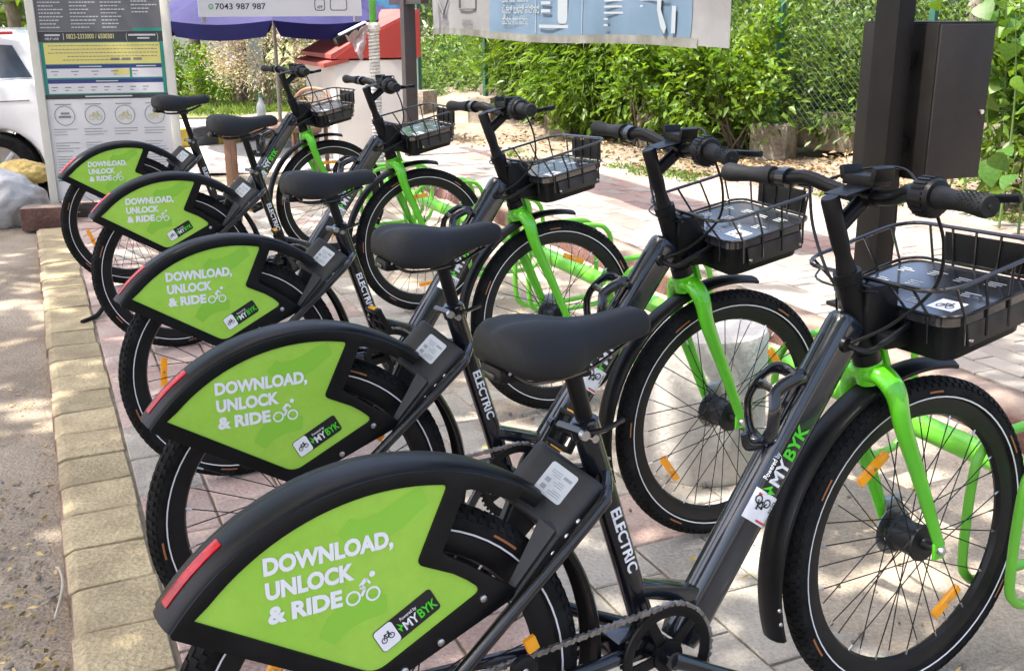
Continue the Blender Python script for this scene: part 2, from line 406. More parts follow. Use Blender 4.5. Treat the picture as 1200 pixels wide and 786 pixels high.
    mb = MB(); mb.bbox((.455, 0, .325), (.09, .07, .05), .012); mb.build('stay_yoke', blkg, root)
    for s in (-1, 1):
        mb = MB(); mb.tube([(.43, s * .035, .325), (.36, s * .048, .33), (.0, s * .07, .345)], [.013, .0125, .009], 10); mb.bbox((0, s * .07, .345), (.035, .006, .04), .002); mb.build('chain_stay', blkg, root)
        mb = MB(); mb.tube(smooth_path([(.402, s * .02, .655), (.372, s * .06, .642), (.33, s * .072, .607), (.01, s * .072, .347)], 5), .0115, 10); mb.build('seat_stay', blkg, root)
    mb = MB(); ht0 = AXO - AXD * .148; ht1 = AXO - AXD * .345
    mb.tube([ht0, ht0 - AXD * .02, ht0 - AXD * .022, ht1 + AXD * .03, ht1 + AXD * .028, ht1], [.026, .026, .0235, .0235, .027, .027], 18); mb.build('head_tube', blk, root)
    # ---- saddle and post (move together)
    P['post'] = link('saddle', None, root)
    sec_ = [(.198, .048, .940, .906), (.204, .067, .949, .892), (.219, .082, .956, .880), (.246, .090, .958, .874), (.278, .088, .956, .871), (.308, .079, .951, .871), (.334, .064, .945, .873), (.354, .052, .942, .879), (.385, .042, .941, .888), (.415, .036, .943, .894), (.445, .032, .946, .898), (.470, .029, .946, .901), (.485, .023, .940, .904), (.493, .015, .932, .908), (.497, .005, .922, .914)]
    mb = MB(); vs = []; fs = []
    for x, hw, zt, zb in sec_:
        dz = zt - zb; half = [(.0, zt - (.005 if hw > .06 else 0)), (.38 * hw, zt), (.68 * hw, zt - .10 * dz), (.90 * hw, zt - .34 * dz), (hw, zt - .62 * dz), (.98 * hw, zb + .10 * dz), (.86 * hw, zb)]
        loop = [(-y, z) for y, z in half[::-1]] + half[1:]
        sp = [(p.x, p.y) for p in smooth_path([(y, z, 0) for y, z in loop], 3)]
        n = len(sp); vs += [(x, y, z) for y, z in sp]
    for i in range(len(sec_) - 1):
        for k in range(n): fs.append((i * n + k, i * n + (k + 1) % n, (i + 1) * n + (k + 1) % n, (i + 1) * n + k))
    fs.append(tuple(range(n))); fs.append(tuple((len(sec_) - 1) * n + k for k in range(n)))
    mb.add(vs, fs); sad = mb.build('saddle_cover', sadm, P['post'], smooth=70)
    mb = MB(); mb.bbox((.222, 0, .878), (.05, .07, .028), .012); mb.build('rear_bumper', blk, P['post'])
    mb = MB(); mb.bbox((.198, 0, .876), (.010, .04, .012), .004); mb.build('rear_reflector', amber if False else blkg, P['post'])
    mb = MB()
    for s in (-1, 1): mb.tube(smooth_path([(.21, s * .045, .885), (.26, s * .03, .858), (.36, s * .022, .860), (.45, s * .012, .892)], 5), .0035, 6)
    mb.build('saddle_rail', blkg, P['post'])
    mb = MB(); mb.tube([st1 - sd * .10, (.348, 0, .855)], .0148, 14); mb.bbox((.346, 0, .862), (.05, .05, .026), .008); mb.build('seat_post', blk, P['post'])
    # ---- rear guard: shell, side plates, green panels
    hub = (0, HUBZ)
    def gp(t):
        k = 1 if t < .72 else 1 - (t - .72) / .28 * .42; hw = .0505 * k; hl = .036 * k; q = .006
        top = [(-hw, .394), (-hw, .405), (-hw + .005, .4115), (-hw * .5, .4165), (0, .418), (hl * .5, .4165), (hl - .005, .4115), (hl, .405), (hl, .394)]
        return top + [(y * .9, r - q) for y, r in reversed(top)]
    mb = MB(); arc_shell(mb, gp, 142, 48, 40, hub); guard = mb.build('rear_guard', blk, root, smooth=50)
    def arcp(r, a0, a1, n): return [(r * math.cos(R(a0 + (a1 - a0) * i / n)), HUBZ + r * math.sin(R(a0 + (a1 - a0) * i / n))) for i in range(n + 1)]
    inner = [(.126, .702), (.098, .640), (.0835, .612), (.094, .602), (.122, .583), (.146, .564), (.176, .541), (.205, .520)]
    outer = arcp(.406, 142, 56, 30) + arcp(.381, 56, 69, 5) + inner + [(.203, .508), (.19, .499), (-.008, .424), (-.03, .4195), (-.05, .424), (-.318, .588)]
    gpan = arcp(.384, 136.5, 80, 20)
    gpoly = [(-.287, .606)] + gpan[1:] + round_poly([(.067, .723), (.099, .717), (.041, .602), (.075, .586)], [0, .010, .012, 0], 4)[1:-1] + [(.10, .572), (.122, .556)] + round_poly([(.122, .556), (.147, .533), (-.036, .446), (-.287, .606)], [0, .018, .022, 0], 5)[1:-1]
    for s in (-1, 1):
        nm = 'side_plate'
        mb = MB(); mb.prism(outer, -.040, -.0535, .0035, holes=[gpoly]); 
        if s > 0: mb.v = [(x, -y, z) for x, y, z in mb.v]
        pl = mb.build(nm, blk, root, smooth=28)
        mb = MB(); mb.prism(gpoly, -.041, -.0500)
        if s > 0: mb.v = [(x, -y, z) for x, y, z in mb.v]
        gpn = mb.build('green_panel', panelg, root, smooth=30)
        if s > 0: continue
        yy = -.0505
        def band(pts, wd): 
            q = MB(); L_ = []; Rr = []
            sp = smooth_path([(x, 0, z) for x, z in pts], 6)
            for i, p in enumerate(sp):
                t = (sp[min(i + 1, len(sp) - 1)] - sp[max(i - 1, 0)]).normalized(); nn = Vector((-t.z, 0, t.x)); k = wd * math.sin(math.pi * (.2 + .6 * i / (len(sp) - 1))) ** .7
                L_.append(p + nn * k); Rr.append(p - nn * k)
            vs = [(p.x, yy, p.z) for p in L_] + [(p.x, yy, p.z) for p in Rr]; n = len(L_)
            q.add(vs, [(i, i + 1, n + i + 1, n + i) for i in range(n - 1)]); return q
        for pts, wd in (([(-.066, .690), (-.05, .676), (-.02, .675), (.01, .683), (.04, .70), (.062, .708)], .021), ([(-.105, .520), (-.082, .545), (-.05, .556), (-.01, .553)], .021)):
            band(pts, wd).build('panel_motif', panelg2, gpn, smooth=0)
        yy2 = yy - .0006; k = .0246 / .0240
        Mt = lambda x, z: on_plane((x, yy2, z), (1, 0, -.018), (0, 0, 1))
        for sx, x, z, wd in (('DOWNLOAD,', -.187, .6455, .194), ('UNLOCK', -.187, .6085, .131), ('& RIDE', -.187, .5715, .110)):
            mb = MB(); vs, fs = text(sx, .0345, .05); mb.add(fit(vs, wd), fs, Mt(x, z)); mb.build('panel_lettering', whitep, gpn, smooth=0)
        bikeicon(Mt(-.045, .584), .056, rider=True).build('cyclist_icon', whitep, gpn, smooth=0)
        # badge
        u = Vector((.096, 0, .0485)).normalized(); Mb = on_plane((-.019, yy2, .474), u, (-.4, 0, .9))
        mb = MB(); pb = rrect(.0, 0, .1085, .041, .006); mb.add([(x, y, 0) for x, y in pb], [tuple(range(len(pb)))], Mb); bd = mb.build('maker_badge', bprint, root, smooth=0)
        Mb2 = Matrix.Translation((0, -.0005, 0)) @ Mb; Mb3 = Matrix.Translation((0, -.001, 0)) @ Mb
        pw = rrect(.001, .001, .034, .040, .0055); mb = MB(); mb.add([(x, y, 0) for x, y in pw], [tuple(range(len(pw)))], Mb2); mb.build('badge_field', whitep, bd, smooth=0)
        bikeicon(Mb3 @ Matrix.Translation((.0175, .022, 0)), .024).build('bicycle_icon', bprint, bd, smooth=0)
        mb = MB(); vs, fs = text('MY', .0225, .02); mb.add(fit(vs, .026), fs, Mb3 @ Matrix.Translation((.046, .008, 0))); vs, fs = text('Powered by', .008, .01); mb.add(fit(vs, .03), fs, Mb3 @ Matrix.Translation((.046, .0275, 0))); mb.build('badge_lettering', whitep, bd, smooth=0, kind='stuff')
        mb = MB(); vs, fs = text('BYK', .0225, .02); mb.add(fit(vs, .0325), fs, Mb3 @ Matrix.Translation((.0735, .008, 0)))
        mb.add([(x * .018 + .034, y * .018 + .010, 0) for x, y in ((.35, 0), (.1, .55), (.42, .5), (.2, 1.05), (.75, .42), (.45, .42))], [(0, 5, 2, 1), (2, 5, 4, 3)], Mb3); mb.build('badge_lettering', gprint, bd, smooth=0, kind='stuff')
        for x, z in ((.148, .518), (.072, .466), (.01, .437)):
            mb = MB(); mb.lathe([(-.0575, .0001), (-.0575, .003), (-.056, .006), (-.053, .0065)], (x, 0, z), 12, close=False); mb.build('plate_screw', steel, pl)
    mb = MB(); arc_shell(mb, lambda t: [(-.020, .412), (-.020, .4188), (-.012, .4204), (-.004, .4208), (.002, .4206), (.002, .412)], 139, 124, 12, hub); mb.build('tail_light', redlens, root)
    mb = MB(); arc_shell(mb, lambda t: [(-.029, .372), (-.029, .380), (-.018, .387), (.018, .387), (.029, .380), (.029, .372), (.026, .372), (.017, .383), (-.017, .383), (-.026, .372)], 36, -14, 20, hub); mb.build('lower_mudguard', blk, root)
    # ---- frame lock on the seat stays
    s_ = Vector((.745, 0, .667)).normalized(); t_ = Vector((-.667, 0, .745)).normalized(); base = Vector((.359, 0, .632))
    def LK(s, y, t): q = base + s_ * s + t_ * t; return Vector((q.x, y, q.z))
    mb = MB(); bm = bmesh.new()
    cs0 = [(-.060, -.002), (-.060, .020), (.040, .088), (.058, .088), (.060, -.002)]
    vsA = [bm.verts.new(LK(.026, y, t)) for y, t in cs0]; vsB = [bm.verts.new(LK(-.088, y, t)) for y, t in cs0]
    bm.faces.new(vsA); bm.faces.new(vsB[::-1])
    for i in range(5): bm.faces.new((vsA[i], vsB[i], vsB[(i + 1) % 5], vsA[(i + 1) % 5]))
    bmesh.ops.recalc_face_normals(bm, faces=bm.faces[:]); bmesh.ops.bevel(bm, geom=bm.edges[:], offset=.009, segments=3, affect='EDGES', profile=.6); mb.frombm(bm)
    for s in (-1, 1):
        bm = bmesh.new(); A = [LK(-.075, s * .059, -.002), LK(-.075, s * .059, .024 if s < 0 else .07), LK(-.075, s * .034, .060 if s < 0 else .07), LK(-.075, s * .031, -.002)]
        B = [LK(-.215, s * .056, .002), LK(-.215, s * .056, .016), LK(-.215, s * .033, .018), LK(-.215, s * .033, .002)]
        va = [bm.verts.new(p) for p in A]; vb = [bm.verts.new(p) for p in B]; bm.faces.new(va); bm.faces.new(vb[::-1])
        for i in range(4): bm.faces.new((va[i], vb[i], vb[(i + 1) % 4], va[(i + 1) % 4]))
        bmesh.ops.recalc_face_normals(bm, faces=bm.faces[:]); bmesh.ops.bevel(bm, geom=bm.edges[:], offset=.006, segments=2, affect='EDGES'); mb.frombm(bm)
    lock = mb.build('wheel_lock', mat('lock_plastic', (.017, .018, .019), .5, var=.2, vscale=20, bump=.08, bscale=400), root)
    e1 = (LK(0, .040, .088) - LK(0, -.060, .020)).normalized(); nn = e1.cross(s_); nn = nn if nn.y < 0 else -nn
    o = LK(-.046, -.034, .0377) + nn * .0012
    M = on_plane(o, e1, s_); wd, hh = .054, .056
    mb = MB(); pr = rrect(0, 0, wd, hh, .005); mb.add([(x, y, 0) for x, y in pr], [tuple(range(len(pr)))], M); lb = mb.build('lock_label', greylab, root, smooth=0)
    Mq = Matrix.Translation(nn * .0006) @ M @ Matrix.Diagonal((.82, .66, 1, 1)); mb = MB()
    for (x, y, a, b) in ((.006, .06, .02, .008), (.03, .06, .026, .002), (.03, .066, .026, .002), (.03, .054, .018, .002), (.008, .016, .03, .0025), (.008, .022, .022, .002), (.008, .010, .03, .002), (.045, .012, .012, .012), (.045, .032, .012, .012), (.014, .034, .020, .002), (.014, .04, .024, .002), (.014, .046, .016, .002)):
        mb.add([(x, y, 0), (x + a, y, 0), (x + a, y + b, 0), (x, y + b, 0)], [(0, 1, 2, 3)], Mq)
    mb.build('label_print', mat('grey_print', (.28, .30, .31), .5), lb, smooth=0)
    for s in (-.045, -.075, -.11):
        q = LK(s, -.0605, .006); mb = MB(); mb.lathe([(-.0035, .0001), (-.0035, .0035), (0, .0055)], tuple(q), 10, close=False); mb.build('lock_screw', steel, lock)
    # ---- drive train
    cr = link('crankset', None, root, (.50, 0, .31)); P['crank'] = cr
    mb = MB(); mb.lathe([(-.056, .074), (-.058, .078), (-.058, .092), (-.055, .094), (-.050, .092), (-.050, .078), (-.051, .074)], n=56)
    for i in range(44):
        a = 2 * math.pi * i / 44; mb.box((.0945, -.0525, 0), (.006, .003, .006), Matrix.Rotation(a, 4, 'Y'))
    for i in range(5):
        M = Matrix.Rotation(2 * math.pi * i / 5, 4, 'Y'); mb.bbox((.05, -.054, 0), (.062, .006, .020), .002, M)
    mb.lathe([(-.060, .0001), (-.060, .030), (-.050, .030), (-.05, .0001)], n=24, close=False); mb.build('chainring', blk, cr)
    for s in (-1, 1):
        mb = MB(); e = Vector((.168 * s * -1, s * .088, 0)); st = Vector((0, s * .070, 0))
        mb.tube([(0, s * .04, 0), (0, s * .078, 0)], .017, 14); mb.tube([st, st.lerp(e, .5), e], [.0155, .012, .0125], 10, sx=1.0)
        mb.tube([e + Vector((0, -s * .006, 0)), e + Vector((0, s * .012, 0))], .014, 12); arm = mb.build('crank_arm', blkg, cr)
        mb = MB(); c = e + Vector((0, s * .062, 0))
        for dx in (-.038, .038): mb.bbox((c.x + dx, c.y, 0), (.012, .094, .022), .004)
        for dy in (-.045, 0, .045): mb.bbox((c.x, c.y + dy, 0), (.08, .009, .018), .003)
        mb.tube([e, c + Vector((0, s * .045, 0))], .009, 10); pd = mb.build('pedal', blk, cr)
        mb = MB()
        for dx in (-.0455, .0455): mb.bbox((c.x + dx, c.y, 0), (.004, .05, .013), .0015)
        mb.build('pedal_reflector', amber, cr)
    mb = MB(); cp = []
    for k in range(15): a = R(84 - 168 * k / 14); cp.append(Vector((.50 + .0955 * math.cos(a), -.0525, .31 + .0955 * math.sin(a))))
    for k in range(7): a = R(-96 - 168 * k / 6); cp.append(Vector((.0 + .038 * math.cos(a), -.0525, HUBZ + .038 * math.sin(a))))
    cp.append(cp[0]); acc = [0]
    for k in range(1, len(cp)): acc.append(acc[-1] + (cp[k] - cp[k - 1]).length)
    nl = int(acc[-1] / .0127 / 2) * 2; k = 0
    for i in range(nl):
        d_ = (i + .5) / nl * acc[-1]
        while acc[k + 1] < d_: k += 1
        tt = (d_ - acc[k]) / (acc[k + 1] - acc[k]); c = cp[k].lerp(cp[k + 1], tt); dr = (cp[k + 1] - cp[k]).normalized(); q = dr.to_track_quat('X', 'Z').to_matrix()
        mb.bbox(c, (.0152, .0075 if i % 2 else .0048, .0088 if i % 2 else .0066), .0008, rot=q, seg=1)
        mb.tube([c + dr * .0063 + Vector((0, -.0046, 0)), c + dr * .0063 + Vector((0, .0046, 0))], .0047, 8)
    mb.build('chain', chainm, root, smooth=30)
    mb = MB(); mb.lathe([(-.055, .0001), (-.055, .036), (-.051, .0385), (-.048, .036), (-.048, .0001)], (0, 0, HUBZ), 20, close=False); mb.build('rear_sprocket', chainm, root)
    mb = MB(); mb.lathe([(-.080, .0001), (-.080, .018), (-.077, .023), (-.066, .023), (-.064, .018), (-.064, .0001)], (.205, 0, .386), 24, close=False); ts = mb.build('chain_tensioner', blk, root)
    mb = MB(); mb.lathe([(-.084, .0001), (-.084, .004), (-.08, .006)], (.205, 0, .386), 10, close=False); mb.build('tensioner_bolt', steel, ts)
    mb = MB(); mb.bbox((.0, 0, 0), (.022, .01, .026), .003); q = mb.build('chain_reflector', amber, root, loc=(.222, -.068, .424)); q.rotation_euler = (0, R(-20), 0)
    mb = MB(); mb.tube(smooth_path([(.40, .06, .30), (.33, .10, .22), (.27, .16, .02), (.262, .172, .012)], 5), .0095, 8); mb.build('kickstand', blkg, root)
    # ---- fork, front mudguard, wheels
    mb = MB()
    crown = AXO - AXD * .352
    mb.tube([crown + AXD * .012, crown - AXD * .03], .029, 16)
    for s in (-1, 1):
        pts = smooth_path([crown + Vector((.0, 0, -.012)), crown + Vector((.004, s * .032, -.012)), crown + Vector((.016, s * .056, -.044)), (1.052, s * .066, .625), (1.110, s * .068, .492), (1.168, s * .069, .356)], 6)
        n = len(pts); mb.tube(pts, [.0255 - .0125 * max(0, (i / (n - 1) - .35)) / .65 for i in range(n)], 14, sx=.7, up=(1, 0, .3))
        mb.bbox((1.167, s * .069, .343), (.032, .007, .036), .003)
    mb.bbox(crown + Vector((.03, 0, .035)), (.012, .026, .09), .003, rot=Matrix.Rotation(R(-19), 3, 'Y'))
    fk = mb.build('fork', green, root, smooth=60)
    mb = MB()
    mb.lathe([(-.084, .0001), (-.084, .006), (-.08, .009), (-.073, .010)], (WB, 0, HUBZ), 10, close=False); mb.build('axle_nut', steel, fk)
    mb = MB(); mb.lathe([(-.024, .0001), (-.024, .005), (-.018, .008)], tuple(crown + Vector((.012, -.018, -.012))), 10, close=False); mb.build('brake_bolt', steel, fk)
    mb = MB(); fp = lambda t: [(-.0305, .366 + .016 * t), (-.0305, .373 + .016 * t), (-.018, .3805 + .016 * t), (0, .383 + .016 * t), (.018, .3805 + .016 * t), (.0305, .373 + .016 * t), (.0305, .366 + .016 * t), (.027, .366 + .016 * t), (.016, .376 + .016 * t), (0, .3785 + .016 * t), (-.016, .376 + .016 * t), (-.027, .366 + .016 * t)]
    arc_shell(mb, fp, 78, 197, 36, (WB, HUBZ)); fg = mb.build('front_mudguard', blk, root, smooth=50)
    for a in (186, 190.5):
        mb = MB(); q = (WB + .389 * math.cos(R(a)), -.0315, HUBZ + .389 * math.sin(R(a))); mb.lathe([(-.003, .0001), (-.003, .003), (0, .0045)], q, 10, close=False); mb.build('mudguard_screw', steel, fg)
    P['fw'] = wheel(root, 'front_wheel', WB, True)
    P['rw'] = wheel(root, 'rear_wheel', 0, False)
    mb = MB(); mb.bbox((WB + .01, .062, .385), (.05, .018, .06), .008); mb.lathe([(.045, .052), (.047, .052), (.047, .03), (.045, .03)], (WB, 0, HUBZ), 32); mb.build('brake_disc', mat('dull_alloy', (.35, .36, .37), .38, metal=.9, var=.15), root)
    def CG(u, y, h): q = b0 + d * u - nrm * (.040 + h); return (q.x, y, q.z)
    mb = MB(); mb.tube([CG(.385, 0, .004), CG(.53, 0, .004)], .012, 8, sx=.4, up=(0, 1, 0))
    for sy in (-1, 1): mb.tube(smooth_path([CG(.525, 0, .006), CG(.53, sy * .028, .02), CG(.515, sy * .036, .042), CG(.475, sy * .028, .062), CG(.44, sy * .036, .05), CG(.40, sy * .026, .02), CG(.39, 0, .006)], 5), .013, 8, sx=.4)
    mb.tube(smooth_path([CG(.475, -.028, .062), CG(.478, 0, .070), CG(.475, .028, .062)], 4), .009, 8, sx=.6); mb.tube(smooth_path([CG(.385, 0, .006), CG(.37, 0, .035), CG(.385, 0, .055)], 4), .011, 8, sx=.5)
    mb.build('bottle_cage', blkg, root)
    # ---- handlebar assembly (turns about the steering axis)
    HB = link('handlebar', None, root, tuple(AXO)); P['hb'] = HB; O_ = -AXO
    def hbuild(mb, name, m, par=None, **k): mb.v = [tuple(Vector(v) + O_) for v in mb.v]; return mb.build(name, m, par or HB, **k)
    mb = MB(); mb.tube([AXO - AXD * .15, AXO - AXD * .115, AXO - AXD * .09, AXO - AXD * .004, AXO + AXD * .002], [.0195, .0145, .0168, .0175, .0155], 18); stem = hbuild(mb, 'stem', blk)
    mb = MB(); mb.tube([(.925, 0, 1.012), (.992, 0, 1.066)], .0155, 14); mb.tube([(.992, -.026, 1.068), (.992, .026, 1.068)], .0195, 16); hbuild(mb, 'stem_arm', blk)
    bar = smooth_path([(.926, -.33, 1.090), (.938, -.26, 1.090), (.952, -.18, 1.089), (.968, -.135, 1.092), (.988, -.085, 1.076), (.992, -.04, 1.068), (.992, .04, 1.068), (.988, .085, 1.076), (.968, .135, 1.092), (.952, .18, 1.089), (.938, .26, 1.090), (.926, .33, 1.090)], 5)
    mb = MB(); mb.tube(bar, .0140, 14); hbuild(mb, 'bar', blk)
    for s in (-1, 1):
        mb = MB(); pts = []; rr = []
        for i in range(15):
            t = i / 14; y = .334 - t * .125; x = .9255 + t * .0235; pts.append((x, s * y, 1.090)); rr.append(.0178 + .0022 * math.cos(t * 6.0) - (.003 if i in (0,) else 0))
        mb.tube(pts, rr, 16)
        for i in range(9):
            for j in range(9):
                a = R(-90 + 180 * j / 8 + (10 if i % 2 else 0)); y = .325 - i * .0065; x = .927 + i * .0012
                if s < 0: mb.box((x + math.sin(a) * .0193, s * y, 1.09 + math.cos(a) * .0193), (.002, .003, .002))
        hbuild(mb, 'grip', gripm, smooth=60)
        mb = MB(); mb.lathe([(-.0016, .0001), (-.0016, .004), (.001, .004), (.001, .0001)], (.9255, s * .3345, 1.09), 10, close=False); hbuild(mb, 'grip_plug', mat('hole_black', (.004, .004, .004), .7))
        q = (.956, s * .165, 1.089)
        if s < 0:
            mb = MB(); pr = [(-.026, .018), (-.024, .029), (-.018, .0325), (.008, .0335), (.018, .030), (.022, .019)]
            mb.lathe(pr, (.951, -.185, 1.0885), 26, close=False)
            for i in range(22): mb.box((.0335, -.003, 0), (.003, .026, .005), Matrix.Translation((.951, -.185, 1.0885)) @ Matrix.Rotation(2 * math.pi * i / 22, 4, 'Y'))
            hbuild(mb, 'twist_shifter', blk)
        else:
            mb = MB(); mb.lathe([(-.012, .012), (-.012, .0205), (.012, .0205), (.012, .012)], (.954, .178, 1.089), 18); hbuild(mb, 'grip_collar', blkg)
        mb = MB(); lp = smooth_path([(.972, s * .145, 1.085), (1.0, s * .165, 1.080), (1.022, s * .20, 1.082), (1.012, s * .26, 1.088), (1.014, s * .315, 1.094)], 5)
        mb.tube(lp, [.009] * 8 + [.0075] * (len(lp) - 8), 8, sx=.62); mb.bbox((.978, s * .14, 1.087), (.03, .034, .026), .005); hbuild(mb, 'brake_lever', blk)
    mb = MB(); mb.bbox((.958, -.002, 1.084), (.085, .060, .004), .0015, rot=Matrix.Rotation(R(-12), 3, 'Y')); hbuild(mb, 'mount_plate', blk)
    mb = MB(); mb.bbox((.995, .004, 1.098), (.044, .08, .020), .003); mb.bbox((.995, -.036, 1.110), (.046, .013, .026), .003, rot=Matrix.Rotation(R(12), 3, 'X')); mb.bbox((.995, .044, 1.110), (.046, .013, .026), .003, rot=Matrix.Rotation(R(-12), 3, 'X')); hbuild(mb, 'phone_holder', blk)
    mb = MB()
    mb.tube(smooth_path([(.985, -.165, 1.075), (1.012, -.17, 1.0), (1.02, -.15, .92), (.985, -.09, .845), (.935, -.042, .805)], 7), .0032, 6)
    mb.tube(smooth_path([(.98, .14, 1.08), (.975, .12, 1.0), (.97, .07, .92), (.985, .035, .86), (.955, .04, .80)], 7), .0032, 6)
    mb.tube(smooth_path([(1.0, .12, 1.085), (1.03, .05, 1.11), (1.02, -.06, 1.12), (.985, -.14, 1.09)], 7), .0028, 6)
    mb.tube(smooth_path([(.935, -.03, .80), (.96, -.06, .79), (1.0, -.07, .81), (1.06, -.06, .83), (1.09, -.05, .84)], 6), .006, 7)
    hbuild(mb, 'cables', blk, kind='stuff')
    # ---- basket
    BK = link('basket', None, root, tuple(AXO)); P['bk'] = BK
    def bb(mb, name, m, par=None, **k): mb.v = [tuple(Vector(v) + O_) for v in mb.v]; return mb.build(name, m, par or BK, **k)
    zr = lambda x: .915 + (x - 1.005) * .215; zt = lambda x: .858 + (x - 1.06) * .2
    rimP = [(x, y, zr(x)) for x, y in rrect(1.0, -.186, 1.285, .186, .06, 6)]
    lowP = [(x, y, zt(x)) for x, y in rrect(1.055, -.165, 1.285, .165, .045, 6)]
    mb = MB(); mb.tube(rimP, .0042, 8, closed=True); bb(mb, 'rim_wire', blkg)
    mb = MB(); mb.tube(lowP, .0036, 6, closed=True)
    def conn(u, v): mb.tube([(u[0], u[1], zr(u[0])), (v[0], v[1], zt(v[0])), (v[0] + .004, v[1] * .99, zt(v[0]) - .055)], .0029, 6)
    for s in (-1, 1):
        for f in (.12, .36, .6, .86): conn((1.0 + .285 * f, s * .186), (1.055 + .23 * f, s * .165))
    for f in (.18, .34, .5, .66, .82): conn((1.0, -.186 + .372 * f), (1.055, -.165 + .33 * f)); conn((1.285, -.186 + .372 * f), (1.285, -.165 + .33 * f))
    mb.tube(smooth_path([(1.0, .12, zr(1)), (.965, .09, .90), (.965, -.0, .895), (.975, -.06, .90)], 4), .0025, 5)
    bb(mb, 'wire_frame', blkg)
    pt = rrect(1.058, -.162, 1.282, .162, .042, 6)
    mb = MB(); n = len(pt); mb.add([(x, y, zt(x) - .004) for x, y in pt] + [(x, y, zt(x) - .02) for x, y in pt], [tuple(range(n)), tuple(range(2 * n - 1, n - 1, -1))] + [(i, (i + 1) % n, n + (i + 1) % n, n + i) for i in range(n)]); tray = bb(mb, 'tray', mat('tray_black', (.02, .022, .025), .16, var=.3, vscale=9, coat=.9), smooth=30)
    pt2 = rrect(1.066, -.15, 1.272, .15, .03, 4); n = len(pt2)
    mb = MB(); mb.add([(x, y, zt(x) - .021) for x, y in pt2] + [(1.165 + (x - 1.165) * .94, y * .95, zt(x) - .088) for x, y in pt2], [tuple(range(n)), tuple(range(2 * n - 1, n - 1, -1))] + [(i, (i + 1) % n, n + (i + 1) % n, n + i) for i in range(n)]); box = bb(mb, 'battery_box', blk, smooth=30)
    mb = MB(); Rt = Matrix.Rotation(-math.atan(.2), 3, 'Y'); mb.bbox((1.185, -.151, zt(1.185) - .048), (.155, .006, .044), .002, rot=Rt); pn = bb(mb, 'side_cover', mat('brown_black', (.032, .027, .024), .5, var=.25, vscale=10))
    for x in (1.115, 1.255):
        mb = MB(); mb.lathe([(-.158, .0001), (-.158, .003), (-.154, .0045)], (x, 0, zt(x) - .058), 10, close=False); bb(mb, 'cover_screw', steel)
    mb = MB(); mb.bbox((1.2885, -.02, .935), (.004, .20, .058), .001); bb(mb, 'number_plate', blk)
    mb = MB(); mb.bbox((1.018, 0, .855), (.075, .07, .10), .008); mb.bbox((1.05, 0, .80), (.09, .12, .03), .006); bb(mb, 'basket_bracket', blk)
    rr = random.Random(3); mb = MB(); Mt = on_plane((1.065, .15, zt(1.065) - .0033), (0, -1, 0), (.98, 0, .196))
    for cx, cy in ((.02, .02), (.02, .085), (.02, .15), (.09, .02), (.09, .10), (.09, .16), (.16, .03), (.16, .155), (.225, .10), (.225, .165)):
        for k in range(3):
            L_ = rr.uniform(.018, .042); mb.add([(cx, cy + k * .008, 0), (cx + L_, cy + k * .008, 0), (cx + L_, cy + k * .008 + .003, 0), (cx, cy + k * .008 + .003, 0)], [(0, 1, 2, 3)], Mt)
    bb(mb, 'tray_print', mat('dim_print', (.42, .44, .45), .4), smooth=0, kind='stuff')
    mb = MB(); mb.add([(.215, .028, 0), (.275, .028, 0), (.275, .072, 0), (.215, .072, 0)], [(0, 1, 2, 3)], Mt); tl = bb(mb, 'tray_label', whitep, smooth=0)
    mb = bikeicon(Matrix.Translation((0, 0, .0006)) @ Mt @ Matrix.Translation((.245, .05, 0)), .04); bb(mb, 'bicycle_icon', bprint, smooth=0)
    return root, P

def bikeicon(M, wd, rider=False):
    """a small line drawing of a bicycle, flat in the local xy plane"""
    mb = MB(); k = wd / 2.0; th = .13 if not rider else .12
    def ring(cx, cy, r, w_):
        n = 18; vs = []
        for i in range(n):
            a = 2 * math.pi * i / n; vs += [((cx + (r) * math.cos(a)) * k, (cy + r * math.sin(a)) * k, 0), ((cx + (r - w_) * math.cos(a)) * k, (cy + (r - w_) * math.sin(a)) * k, 0)]
        mb.add(vs, [(2 * i, 2 * ((i + 1) % n), 2 * ((i + 1) % n) + 1, 2 * i + 1) for i in range(n)], M)
    def seg(a, b, w_):
        d = Vector((b[0] - a[0], b[1] - a[1], 0)); d.normalize(); nn = Vector((-d.y, d.x, 0)) * w_ / 2
        a = Vector((a[0], a[1], 0)); b = Vector((b[0], b[1], 0)); mb.add([(a + nn) * k, (b + nn) * k, (b - nn) * k, (a - nn) * k], [(0, 1, 2, 3)], M)
    ring(-.55, -.3, .42, th); ring(.55, -.3, .42, th)
    if rider:
        seg((-.1, -.3), (.12, .1), .16); seg((.12, .1), (-.15, .25), .2); seg((-.15, .25), (.2, .62), .22); seg((.2, .62), (.42, .32), .13); ring(.55, .82, .17, .165)
    else:
        seg((-.55, -.3), (-.2, .3), th); seg((-.2, .3), (.4, .3), th); seg((.4, .3), (0, -.3), th); seg((0, -.3), (-.2, .3), th); seg((.55, -.3), (.35, .5), th); seg((.2, .52), (.5, .52), th); seg((-.35, .35), (-.05, .35), th)
    return mb

